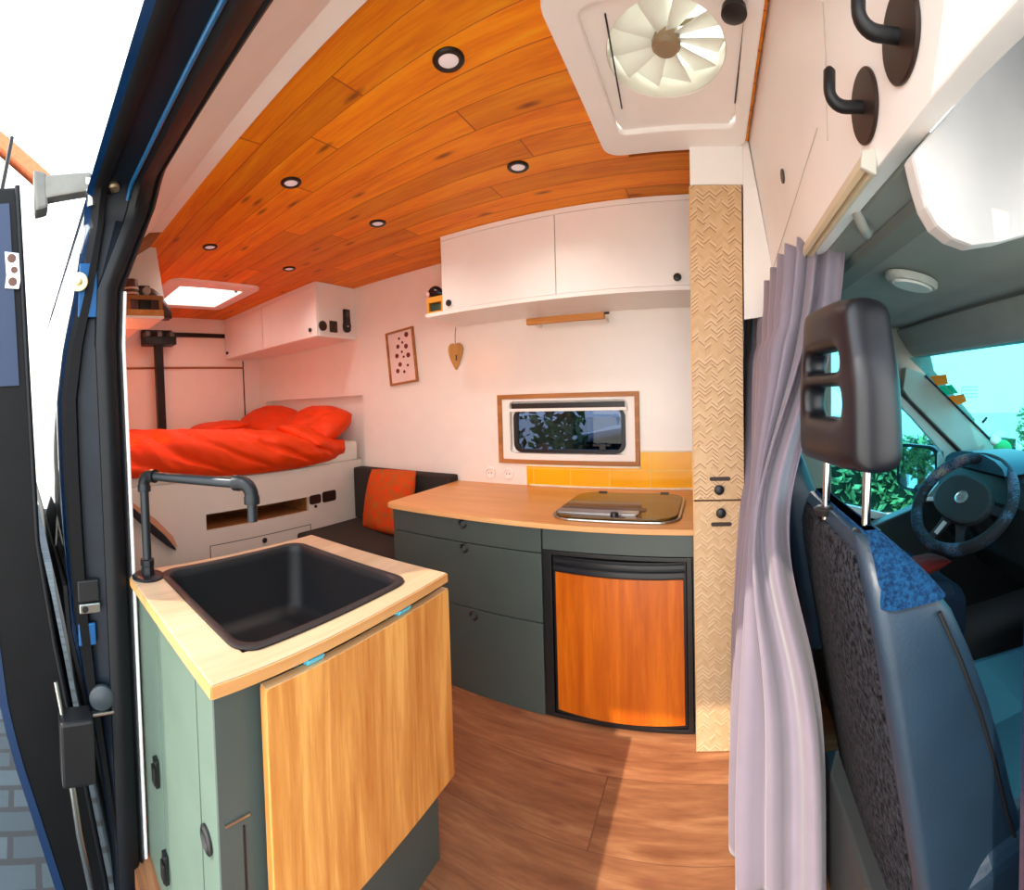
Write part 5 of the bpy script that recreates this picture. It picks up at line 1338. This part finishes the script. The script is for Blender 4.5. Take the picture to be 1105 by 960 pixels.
foliage('foliage', -1.50, 2.92, 1.0, .62, .26, .75, 2300, '', t)
b = nb(); tube(b, [(-1.72, 2.92, -.52), (-1.75, 2.92, .1), (-1.70, 2.94, .9)], .06, 8, [.07, .06, .03]); mesh('stem', b, PLY, t)
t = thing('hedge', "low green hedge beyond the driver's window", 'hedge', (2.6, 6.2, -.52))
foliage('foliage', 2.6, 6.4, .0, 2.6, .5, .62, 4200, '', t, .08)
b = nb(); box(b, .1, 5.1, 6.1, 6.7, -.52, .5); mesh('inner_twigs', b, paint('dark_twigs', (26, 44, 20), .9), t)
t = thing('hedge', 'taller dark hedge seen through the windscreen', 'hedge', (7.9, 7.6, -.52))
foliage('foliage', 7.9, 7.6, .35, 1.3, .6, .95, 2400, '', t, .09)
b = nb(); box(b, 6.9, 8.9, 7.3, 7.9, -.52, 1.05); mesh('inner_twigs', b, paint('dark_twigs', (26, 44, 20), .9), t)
# car parked beyond the kitchen window
t = thing('parked_car', 'dark parked car outside the small kitchen window', 'car', (-1.0, 4.2, -.52))
CARP = paint('dark_car_paint', (30, 38, 58), .15, coat=1., metal=.3)
prof = [(-2.1, -.2), (-2.05, .2), (-1.6, .36), (-.75, .44), (-.1, .94), (.4, 1.02), (1.2, 1.0), (1.75, .55), (1.95, .3), (1.95, -.2)]
b = nb(); rg = []
for y, k in ((3.35, .96), (3.45, 1.), (4.9, 1.), (5.0, .96)):
    rg.append([Vector((-1.0+x*k, y+(.16 if z > .5 else 0)*(1 if y < 4 else -1), z*k if z > 0 else z)) for x, z in prof])
loft(b, rg); mesh('body', b, CARP, t, bev=.03)
b = nb(); prism(b, [(-1.0+x, 3.41, z) for x, z in ((-.55, .52), (-.02, .90), (.55, .93), (.55, .50))], (0, .05, 0)); mesh('window', b, paint('car_glass', (20, 26, 34), .05), t)
b = nb(); prism(b, [(-1.0+x, 3.41, z) for x, z in ((.62, .50), (.62, .93), (1.15, .92), (1.5, .55))], (0, .05, 0)); mesh('window', b, paint('car_glass', (20, 26, 34), .05), t)
for x in (-1.45, 1.25):
    b = nb(); lathe(b, (-1.0+x, 3.33, -.20), (0, 1, 0), [(.12, -.01), (.2, .0), (.31, .0), (.32, .05), (.32, .2), (0, .2)], 28); mesh('wheel', b, RUB, t, smooth=40)

# ================================================================== LIGHT AND CAMERA
def lamp(name, typ, loc, energy, col=(1, 1, 1), **kw):
    l = bpy.data.lights.new(name, typ); l.energy = energy; l.color = col
    for k, v in kw.items(): setattr(l, k, v)
    o = bpy.data.objects.new(name, l); COL.objects.link(o); o.location = loc; return o
for (px, py), lab in spots:
    p = at(px, py, z=ZC); lamp('spot_lamp', 'SPOT', p-Vector((0, 0, .012)), 5, (1, .92, .84), spot_size=math.radians(150), spot_blend=.8, shadow_soft_size=.025)
w = bpy.data.worlds.new('sky'); SC.world = w; w.use_nodes = True
nt = w.node_tree; nt.nodes.clear()
tc = nt.nodes.new('ShaderNodeTexCoord'); sx = nt.nodes.new('ShaderNodeSeparateXYZ'); nt.links.new(tc.outputs['Generated'], sx.inputs[0])
cr = nt.nodes.new('ShaderNodeValToRGB'); nt.links.new(sx.outputs[2], cr.inputs[0])
cr.color_ramp.elements[0].position = 0.; cr.color_ramp.elements[0].color = (.95, .93, .90, 1)
cr.color_ramp.elements[1].position = .9; cr.color_ramp.elements[1].color = (.72, .86, 1, 1)
bg = nt.nodes.new('ShaderNodeBackground'); nt.links.new(cr.outputs[0], bg.inputs[0]); bg.inputs[1].default_value = 2.7
ow = nt.nodes.new('ShaderNodeOutputWorld'); nt.links.new(bg.outputs[0], ow.inputs[0])

sun = lamp('sun', 'SUN', (-4, -8, 10), 3.0, (1, .88, .72), angle=.012)
sd = Vector((-.45, -.75, 1.0))
sun.rotation_euler = sd.to_track_quat('Z', 'Y').to_euler()

cam = bpy.data.cameras.new('camera'); co = bpy.data.objects.new('camera', cam); COL.objects.link(co)
cam.type = 'PANO'; cam.panorama_type = 'CENTRAL_CYLINDRICAL'
cam.central_cylindrical_range_u_min = -552.5/F; cam.central_cylindrical_range_u_max = 552.5/F
cam.central_cylindrical_range_v_min = -(960-PY)/F; cam.central_cylindrical_range_v_max = PY/F
cam.central_cylindrical_radius = 1.
cam.clip_start = .02
M = Matrix((RT, UP, -FW)).transposed().to_4x4(); M.translation = EYE
co.matrix_world = M
SC.camera = co

SC.view_settings.view_transform = 'Standard'; SC.view_settings.look = 'None'
SC.view_settings.gamma = 1; SC.view_settings.use_curve_mapping = False
SC.view_settings.exposure = 0.85
cy = SC.cycles
cy.use_denoising = True
cy.max_bounces = 10; cy.diffuse_bounces = 6; cy.glossy_bounces = 4; cy.transmission_bounces = 4; cy.transparent_max_bounces = 8
cy.sample_clamp_indirect = 6.
